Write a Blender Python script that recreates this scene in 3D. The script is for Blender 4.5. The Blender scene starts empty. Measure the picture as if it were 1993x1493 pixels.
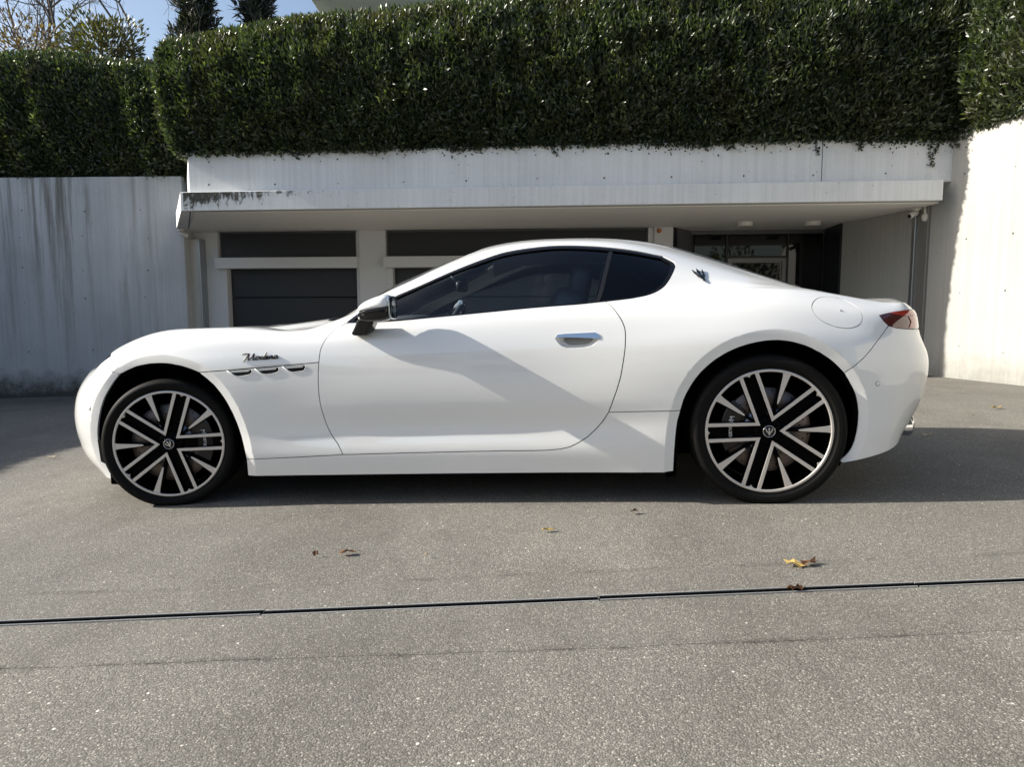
import bpy, bmesh, math, random
import numpy as np
from mathutils import Vector, Matrix
from mathutils.geometry import delaunay_2d_cdt

sc = bpy.context.scene
col = sc.collection
# ------------------------------------------------------------------ camera, sky, sun, exposure
CAR_YAW, SLOPE = -0.10565, 0.0330          # heading of the car and fall of the drive
CAR_X, CAR_Y = -1.6269, 4.4476
FAC_YAW = -0.0834
cam_d = bpy.data.cameras.new('camera'); cam = bpy.data.objects.new('camera', cam_d); col.objects.link(cam)
cam_d.sensor_width = 36.0; cam_d.lens = 1380 / 1993 * 36.0; cam_d.clip_end = 600; cam_d.clip_start = 0.05
cam.location = (0, 0, 0.9911); cam.rotation_euler = (math.pi / 2 - 0.10413, 0.0019, 0)
sc.camera = cam
SUN_DIR = Matrix.Rotation(CAR_YAW, 3, 'Z') @ Vector((1.0, 0.055, -0.545))   # direction the light travels
SUN_DIR.normalize()
ELEV = math.asin(-SUN_DIR.z)
world = bpy.data.worlds.new('World'); sc.world = world; world.use_nodes = True
wn = world.node_tree.nodes; wl = world.node_tree.links
sky_n = wn.new('ShaderNodeTexSky'); sky_n.sky_type = 'NISHITA'; sky_n.sun_disc = False
sky_n.sun_elevation = ELEV; sky_n.sun_rotation = math.atan2(-SUN_DIR.x, -SUN_DIR.y)
sky_n.air_density = 1.0; sky_n.dust_density = 2.0; sky_n.ozone_density = 1.0
wl.new(sky_n.outputs[0], wn['Background'].inputs[0]); wn['Background'].inputs[1].default_value = 0.102
sun_d = bpy.data.lights.new('sun', 'SUN'); sun_d.energy = 5.0; sun_d.angle = math.radians(0.55); sun_d.color = (1.0, 0.945, 0.84)
sun = bpy.data.objects.new('sun', sun_d); col.objects.link(sun)
sun.rotation_euler = SUN_DIR.to_track_quat('-Z', 'Y').to_euler(); sun.location = (-20, 6, 14)
sc.view_settings.view_transform = 'Standard'; sc.view_settings.look = 'None'
sc.view_settings.exposure = 0.82; sc.view_settings.gamma = 1.0
sc.render.resolution_x = 1024; sc.render.resolution_y = 768

rng = np.random.default_rng(7); random.seed(7)
# ------------------------------------------------------------------ helpers
def tag(o, label=None, cat=None, group=None, kind=None):
    if label: o['label'] = label
    if cat: o['category'] = cat
    if group: o['group'] = group
    if kind: o['kind'] = kind
    return o
def empty(name, loc=(0, 0, 0), rz=0.0, parent=None):
    o = bpy.data.objects.new(name, None); col.objects.link(o); o.location = loc; o.rotation_euler = (0, 0, rz)
    o.empty_display_size = 0.1
    if parent: o.parent = parent
    return o
def link(name, me, mat=None, parent=None, loc=None, rot=None):
    if mat is not None and len(me.materials) == 0: me.materials.append(mat)
    o = bpy.data.objects.new(name, me); col.objects.link(o)
    if parent is not None: o.parent = parent
    if loc is not None: o.location = loc
    if rot is not None: o.rotation_euler = rot
    return o
def pymesh(name, V, F, smooth=False):
    me = bpy.data.meshes.new(name)
    me.from_pydata([tuple(map(float, v)) for v in V], [], [tuple(map(int, f)) for f in F])
    if smooth: me.shade_smooth()
    me.update(); return me
def tris_mesh(name, V, T, smooth=False):
    me = bpy.data.meshes.new(name); V = np.asarray(V, np.float32); T = np.asarray(T, np.int32); k = T.shape[1]
    me.vertices.add(len(V)); me.vertices.foreach_set('co', V.ravel())
    me.loops.add(T.size); me.loops.foreach_set('vertex_index', T.ravel())
    me.polygons.add(len(T)); me.polygons.foreach_set('loop_start', np.arange(0, T.size, k, dtype=np.int32))
    me.polygons.foreach_set('loop_total', np.full(len(T), k, np.int32))
    me.update(calc_edges=True)
    if smooth: me.shade_smooth()
    return me
def bm_mesh(name, bm, smooth=False):
    me = bpy.data.meshes.new(name); bm.normal_update(); bm.to_mesh(me); bm.free()
    if smooth: me.shade_smooth()
    return me
def box_me(name, lo, hi, bev=0.0, seg=1):
    bm = bmesh.new(); bmesh.ops.create_cube(bm, size=1)
    for v in bm.verts: v.co = Vector([(lo[i] + hi[i]) / 2 + v.co[i] * (hi[i] - lo[i]) for i in range(3)])
    if bev > 0: bmesh.ops.bevel(bm, geom=bm.edges[:], offset=bev, segments=seg, profile=0.5, affect='EDGES')
    return bm_mesh(name, bm)
def box(name, lo, hi, mat, parent=None, bev=0.0, seg=1):
    return link(name, box_me(name, lo, hi, bev, seg), mat, parent)
def lathe_me(name, prof, n=96, axis='y', smooth=True, close=False):
    # prof: (radius, along-axis); revolve about axis
    V = []; F = []; m = len(prof)
    for i in range(n):
        a = 2 * math.pi * i / n; c, s = math.cos(a), math.sin(a)
        for r, h in prof: V.append((r * c, h, r * s) if axis == 'y' else (r * c, r * s, h))
    for i in range(n):
        j = (i + 1) % n
        for k in range(m - 1 + (1 if close else 0)):
            k2 = (k + 1) % m
            q = (i * m + k, i * m + k2, j * m + k2, j * m + k); F.append(q if axis == 'y' else q[::-1])
    return pymesh(name, V, F, smooth)
def prism_me(name, poly, d0, d1, bev=0.0, to3=None, holes=()):
    # poly: list of (a,b); extruded along third coordinate c from d0 (back) to d1 (front face)
    bm = bmesh.new()
    vs = [bm.verts.new((a, b, d1)) for a, b in poly]; f = bm.faces.new(vs)
    f.normal_update()
    if f.normal.z < 0: f.normal_flip()
    r = bmesh.ops.extrude_face_region(bm, geom=[f])
    nv = [g for g in r['geom'] if isinstance(g, bmesh.types.BMVert)]
    for v in nv: v.co.z = d0
    bmesh.ops.recalc_face_normals(bm, faces=bm.faces[:])
    if bev > 0:
        es = [e for e in bm.edges if abs(e.verts[0].co.z - d1) < 1e-6 and abs(e.verts[1].co.z - d1) < 1e-6]
        bmesh.ops.bevel(bm, geom=es, offset=bev, segments=2, profile=0.5, affect='EDGES')
    bmesh.ops.triangulate(bm, faces=[f for f in bm.faces if len(f.verts) > 4])
    if to3:
        for v in bm.verts: v.co = Vector(to3(*v.co))
    bmesh.ops.recalc_face_normals(bm, faces=bm.faces[:])
    return bm_mesh(name, bm)
def tube_me(name, pts, rad, n=8, caps=True):
    pts = [Vector(p) for p in pts]; rad = rad if hasattr(rad, '__len__') else [rad] * len(pts)
    V = []; F = []; up = Vector((0, 0, 1)); prev = None
    for i, p in enumerate(pts):
        d = (pts[min(i + 1, len(pts) - 1)] - pts[max(i - 1, 0)]).normalized()
        if prev is None:
            a = up if abs(d.z) < 0.9 else Vector((1, 0, 0)); u = d.cross(a).normalized()
        else: u = (prev - d * prev.dot(d)).normalized()
        prev = u; w = d.cross(u)
        for k in range(n):
            t = 2 * math.pi * k / n; V.append(p + (u * math.cos(t) + w * math.sin(t)) * rad[i])
    for i in range(len(pts) - 1):
        for k in range(n): F.append((i * n + k, i * n + (k + 1) % n, (i + 1) * n + (k + 1) % n, (i + 1) * n + k))
    if caps: F.append(tuple(range(n))[::-1]); F.append(tuple((len(pts) - 1) * n + k for k in range(n)))
    return pymesh(name, V, F, True)
# ------------------------------------------------------------------ materials
def mat(name, rgb=(.8, .8, .8), rough=.5, metal=0.0, **kw):
    m = bpy.data.materials.new(name); m.use_nodes = True
    b = m.node_tree.nodes['Principled BSDF']
    b.inputs['Base Color'].default_value = (*rgb, 1); b.inputs['Roughness'].default_value = rough; b.inputs['Metallic'].default_value = metal
    for k, v in kw.items():
        b.inputs[k].default_value = v
    return m
class NT:
    def __init__(s, m): s.m = m; s.t = m.node_tree; s.b = s.t.nodes['Principled BSDF']
    def n(s, typ, **kw):
        x = s.t.nodes.new('ShaderNode' + typ)
        for k, v in kw.items(): setattr(x, k, v)
        return x
    def l(s, a, b): s.t.links.new(a, b)
    def coord(s, scale=(1, 1, 1), out='Object', loc=(0, 0, 0)):
        tc = s.n('TexCoord'); mp = s.n('Mapping'); mp.inputs['Scale'].default_value = scale; mp.inputs['Location'].default_value = loc
        s.l(tc.outputs[out], mp.inputs['Vector']); return mp.outputs['Vector']
    def noise(s, vec, scale=5, detail=4, rough=.6):
        x = s.n('TexNoise'); x.inputs['Scale'].default_value = scale; x.inputs['Detail'].default_value = detail; x.inputs['Roughness'].default_value = rough
        s.l(vec, x.inputs['Vector']); return x.outputs['Fac']
    def voro(s, vec, scale=5, feature='F1', out='Distance', rand=1.0):
        x = s.n('TexVoronoi', feature=feature); x.inputs['Scale'].default_value = scale; x.inputs['Randomness'].default_value = rand
        s.l(vec, x.inputs['Vector']); return x.outputs[out]
    def ramp(s, fac, stops, interp='LINEAR'):
        x = s.n('ValToRGB'); cr = x.color_ramp; cr.interpolation = interp
        while len(cr.elements) < len(stops): cr.elements.new(0.5)
        for e, (p, c) in zip(cr.elements, stops): e.position = p; e.color = (*c, 1) if len(c) == 3 else c
        s.l(fac, x.inputs['Fac']); return x.outputs['Color']
    def mix(s, fac, a, b, mode='MIX'):
        x = s.n('MixRGB', blend_type=mode)
        for v, i in ((fac, 0), (a, 1), (b, 2)):
            if isinstance(v, (int, float)): x.inputs[i].default_value = v
            elif isinstance(v, tuple): x.inputs[i].default_value = (*v, 1)
            else: s.l(v, x.inputs[i])
        return x.outputs[0]
    def math(s, op, a, b=None, c=None, clamp=False):
        x = s.n('Math', operation=op); x.use_clamp = clamp
        for i, v in enumerate((a, b, c)):
            if v is None: continue
            if isinstance(v, (int, float)): x.inputs[i].default_value = v
            else: s.l(v, x.inputs[i])
        return x.outputs[0]
    def sep(s, vec):
        x = s.n('SeparateXYZ'); s.l(vec, x.inputs[0]); return x.outputs
    def bump(s, h, strength=.3, dist=.01):
        x = s.n('Bump'); x.inputs['Strength'].default_value = strength; x.inputs['Distance'].default_value = dist
        s.l(h, x.inputs['Height']); s.l(x.outputs[0], s.b.inputs['Normal']); return x
    def color(s, c): s.l(c, s.b.inputs['Base Color'])
    def rough(s, r): s.l(r, s.b.inputs['Roughness'])
BLK = (0, 0, 0); WHT = (1, 1, 1)
def concrete(name, base, dark, streak=0.0, moss=0.0, top=3.0, bot=0.0, edge=0.0, holes=True):
    m = mat(name, base, .85); N = NT(m); o = N.coord()
    lo = N.noise(o, .9, 4, .55); fine = N.noise(o, 22, 5, .7)
    board = N.noise(N.coord((26, 26, .22)), 1.0, 4, .65)
    c = N.mix(N.ramp(lo, [(.35, BLK), (.7, WHT)]), dark, base)
    c = N.mix(.30, c, N.ramp(board, [(.32, (.62, .62, .6)), (.62, WHT)]), 'MULTIPLY')
    c = N.mix(.12, c, N.ramp(fine, [(.3, (.5, .5, .5)), (.7, WHT)]), 'MULTIPLY')
    xyz = N.sep(o)
    if streak > 0:
        s1 = N.noise(N.coord((5.0, 5.0, .22)), 1.0, 6, .75)
        wob = N.noise(N.coord((1.3, 1.3, .05)), 1.0, 2, .5)
        zf = N.math('MULTIPLY_ADD', xyz[2], 1.0 / (top - bot), -bot / (top - bot), clamp=True)    # 0 base ..1 top
        zz = N.math('POWER', zf, 1.3)
        k = N.math('MULTIPLY', N.ramp(s1, [(.49, BLK), (.62, WHT)]), N.ramp(wob, [(.38, BLK), (.56, WHT)]))
        k = N.math('MULTIPLY', k, N.math('MULTIPLY_ADD', zz, .85, .15), clamp=True)
        c = N.mix(N.math('MULTIPLY', k, streak), c, (.10, .085, .055))
    if moss > 0:
        mn = N.noise(N.coord((3, 3, 3)), 1.6, 5, .7)
        zf = N.math('SUBTRACT', N.math('MULTIPLY_ADD', N.math('SUBTRACT', xyz[2], bot), -1.35, 1.0), N.math('MULTIPLY', mn, .9))
        c = N.mix(N.math('MULTIPLY', N.ramp(zf, [(.0, BLK), (.5, WHT)]), moss), c, (.035, .035, .02))
    if edge > 0:   # grime with blotches along the top edge
        mn = N.noise(N.coord((4, 4, 6)), 2.0, 6, .75)
        zf = N.math('SUBTRACT', N.math('MULTIPLY_ADD', N.math('SUBTRACT', xyz[2], top), 5.0, 1.0), N.math('MULTIPLY', mn, 1.15))
        c = N.mix(N.math('MULTIPLY', N.ramp(zf, [(.0, BLK), (.35, WHT)]), edge), c, (.09, .085, .07))
    if holes:   # small pores
        p = N.voro(N.coord((1, 1, 1)), 9.0); p2 = N.ramp(p, [(.035, WHT), (.075, BLK)])
        c = N.mix(N.math('MULTIPLY', p2, .7), c, (.07, .07, .065))
    N.color(c); N.bump(N.math('ADD', fine, N.math('MULTIPLY', board, .8)), .25, .006)
    return m
M = {}
BODY=[
[(-0.84,0,0.12),(-0.91,0,0.21),(-0.93,0,0.33),(-0.935,0,0.45),(-0.92,0,0.56),(-0.885,0,0.62),(-0.86,0,0.65),(-0.845,0,0.67),(-0.842,0,0.674),(-0.84,0,0.677),(-0.838,0,0.68),(-0.836,0,0.682),(-0.834,0,0.684)],
[(-0.8,0.3,0.12),(-0.86,0.31,0.21),(-0.88,0.32,0.33),(-0.885,0.32,0.45),(-0.87,0.31,0.56),(-0.83,0.3,0.63),(-0.8,0.29,0.67),(-0.77,0.27,0.7),(-0.765,0.23,0.705),(-0.76,0.18,0.708),(-0.758,0.12,0.71),(-0.756,0.06,0.713),(-0.755,0,0.715)],
[(-0.64,0.57,0.12),(-0.7,0.6,0.21),(-0.73,0.61,0.33),(-0.735,0.61,0.45),(-0.715,0.6,0.56),(-0.67,0.58,0.65),(-0.63,0.56,0.7),(-0.59,0.53,0.735),(-0.58,0.45,0.748),(-0.575,0.35,0.755),(-0.57,0.25,0.76),(-0.57,0.12,0.765),(-0.57,0,0.77)],
[(-0.47,0.78,0.125),(-0.52,0.8,0.22),(-0.55,0.81,0.34),(-0.56,0.81,0.46),(-0.545,0.8,0.57),(-0.505,0.775,0.66),(-0.475,0.745,0.71),(-0.44,0.7,0.75),(-0.42,0.6,0.775),(-0.4,0.5,0.79),(-0.39,0.35,0.805),(-0.38,0.2,0.81),(-0.38,0,0.815)],
[(-0.36,0.87,0.13),(-0.36,0.895,0.24),(-0.36,0.905,0.36),(-0.36,0.905,0.49),(-0.36,0.895,0.6),(-0.36,0.87,0.69),(-0.36,0.835,0.75),(-0.36,0.77,0.79),(-0.36,0.66,0.81),(-0.36,0.5,0.825),(-0.36,0.35,0.835),(-0.36,0.2,0.842),(-0.36,0,0.845)],
[(-0.15,0.91,0.14),(-0.15,0.93,0.25),(-0.15,0.94,0.37),(-0.15,0.94,0.5),(-0.15,0.935,0.62),(-0.15,0.915,0.735),(-0.15,0.87,0.815),(-0.15,0.79,0.868),(-0.15,0.66,0.88),(-0.15,0.5,0.88),(-0.15,0.35,0.882),(-0.15,0.2,0.885),(-0.15,0,0.885)],
[(0.12,0.925,0.15),(0.12,0.945,0.25),(0.12,0.95,0.37),(0.12,0.95,0.5),(0.12,0.948,0.63),(0.12,0.93,0.755),(0.12,0.885,0.845),(0.12,0.8,0.893),(0.12,0.66,0.885),(0.12,0.5,0.872),(0.12,0.38,0.878),(0.12,0.2,0.885),(0.12,0,0.888)],
[(0.42,0.925,0.15),(0.42,0.945,0.25),(0.42,0.942,0.37),(0.42,0.9446,0.5),(0.42,0.9432,0.63),(0.42,0.928,0.76),(0.42,0.89,0.84),(0.42,0.825,0.883),(0.42,0.68,0.888),(0.42,0.52,0.862),(0.42,0.4,0.888),(0.42,0.2,0.9),(0.42,0,0.903)],
[(0.62,0.922,0.15),(0.62,0.94,0.253),(0.62,0.928,0.37),(0.62,0.9349,0.5),(0.62,0.9363,0.63),(0.62,0.923,0.755),(0.62,0.889,0.826),(0.62,0.835,0.864),(0.62,0.74,0.8642),(0.62,0.6,0.874),(0.62,0.45,0.905),(0.62,0.22,0.92),(0.62,0,0.922)],
[(0.8,0.92,0.15),(0.8,0.935,0.255),(0.8,0.919,0.37),(0.8,0.9312,0.5),(0.8,0.9324,0.63),(0.8,0.918,0.755),(0.8,0.888,0.825),(0.8,0.84,0.868),(0.8,0.8,0.8899),(0.8,0.66,0.9015),(0.8,0.5,0.9342),(0.8,0.28,0.9542),(0.8,0,0.9592)],
[(1,0.9173,0.15),(1,0.9315,0.2577),(1,0.9133,0.3699),(1,0.9304,0.4999),(1,0.9306,0.6299),(1,0.915,0.7574),(1,0.8887,0.8316),(1,0.8476,0.879),(1,0.8317,0.9197),(1,0.7255,0.9772),(1,0.61,1.016),(1,0.3813,1.0645),(1,0,1.0792)],
[(1.2,0.915,0.15),(1.2,0.93,0.26),(1.2,0.91,0.37),(1.2,0.9295,0.5),(1.2,0.9305,0.63),(1.2,0.915,0.76),(1.2,0.89,0.84),(1.2,0.855,0.89),(1.2,0.838,0.9222),(1.2,0.77,1.0127),(1.2,0.7,1.0672),(1.2,0.45,1.1422),(1.2,0,1.1672)],
[(1.4,0.9144,0.15),(1.4,0.9296,0.2604),(1.4,0.9092,0.3704),(1.4,0.93,0.5002),(1.4,0.9312,0.6303),(1.4,0.9158,0.7624),(1.4,0.8902,0.847),(1.4,0.8588,0.9011),(1.4,0.8395,0.9358),(1.4,0.7698,1.0656),(1.4,0.687,1.1376),(1.4,0.4314,1.2165),(1.4,0,1.2413)],
[(1.6,0.915,0.15),(1.6,0.93,0.26),(1.6,0.91,0.37),(1.6,0.9315,0.5),(1.6,0.9325,0.63),(1.6,0.917,0.765),(1.6,0.89,0.855),(1.6,0.86,0.913),(1.6,0.84,0.9453),(1.6,0.75,1.0911),(1.6,0.63,1.2078),(1.6,0.38,1.2778),(1.6,0,1.2978)],
[(2,0.92,0.15),(2,0.935,0.262),(2,0.92,0.37),(2,0.9415,0.5),(2,0.9405,0.63),(2,0.923,0.775),(2,0.893,0.88),(2,0.858,0.94),(2,0.838,0.9695),(2,0.74,1.108),(2,0.6,1.2437),(2,0.36,1.3037),(2,0,1.3237)],
[(2.35,0.935,0.15),(2.35,0.95,0.27),(2.35,0.9478,0.385),(2.35,0.9613,0.51),(2.35,0.9603,0.64),(2.35,0.9392,0.79),(2.35,0.9,0.9),(2.35,0.85,0.96),(2.35,0.83,0.9848),(2.35,0.735,1.0992),(2.35,0.595,1.2137),(2.35,0.36,1.2787),(2.35,0,1.3037)],
[(2.65,0.955,0.15),(2.65,0.965,0.28),(2.65,0.968,0.4),(2.65,0.974,0.52),(2.65,0.976,0.65),(2.65,0.955,0.8),(2.65,0.905,0.91),(2.65,0.845,0.972),(2.65,0.8,0.9981),(2.65,0.71,1.0703),(2.65,0.59,1.1395),(2.65,0.36,1.2095),(2.65,0,1.2345)],
[(2.95,0.965,0.15),(2.95,0.972,0.29),(2.95,0.976,0.41),(2.95,0.98,0.53),(2.95,0.98,0.66),(2.95,0.955,0.81),(2.95,0.9,0.915),(2.95,0.83,0.978),(2.95,0.77,1),(2.95,0.7,1.02),(2.95,0.6,1.052),(2.95,0.36,1.102),(2.95,0,1.122)],
[(3.25,0.94,0.185),(3.25,0.95,0.3),(3.25,0.955,0.42),(3.25,0.955,0.54),(3.25,0.953,0.66),(3.25,0.93,0.79),(3.25,0.875,0.89),(3.25,0.79,0.95),(3.25,0.745,0.959),(3.25,0.7,0.962),(3.25,0.6,0.969),(3.25,0.36,0.984),(3.25,0,0.989)],
[(3.5,0.87,0.24),(3.5,0.885,0.33),(3.5,0.89,0.44),(3.5,0.892,0.55),(3.5,0.89,0.66),(3.5,0.87,0.77),(3.5,0.83,0.86),(3.5,0.76,0.905),(3.5,0.735,0.9),(3.5,0.69,0.902),(3.5,0.6,0.906),(3.5,0.36,0.905),(3.5,0,0.91)],
[(3.595,0.72,0.27),(3.62,0.75,0.34),(3.645,0.77,0.44),(3.654,0.78,0.55),(3.654,0.785,0.65),(3.63,0.775,0.76),(3.618,0.76,0.854),(3.588,0.735,0.899),(3.59,0.7,0.903),(3.6,0.66,0.904),(3.61,0.58,0.911),(3.65,0.36,0.921),(3.67,0,0.926)],
[(3.655,0.45,0.25),(3.715,0.47,0.33),(3.775,0.48,0.44),(3.795,0.5,0.55),(3.785,0.5,0.65),(3.735,0.5,0.76),(3.715,0.5,0.85),(3.695,0.48,0.885),(3.7,0.46,0.89),(3.705,0.42,0.895),(3.715,0.36,0.9),(3.735,0.22,0.905),(3.745,0,0.91)],
[(3.725,0,0.24),(3.785,0,0.33),(3.845,0,0.44),(3.875,0,0.55),(3.865,0,0.65),(3.805,0,0.76),(3.785,0,0.85),(3.775,0,0.885),(3.777,0,0.89),(3.779,0,0.895),(3.78,0,0.9),(3.781,0,0.905),(3.782,0,0.91)]]
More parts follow.
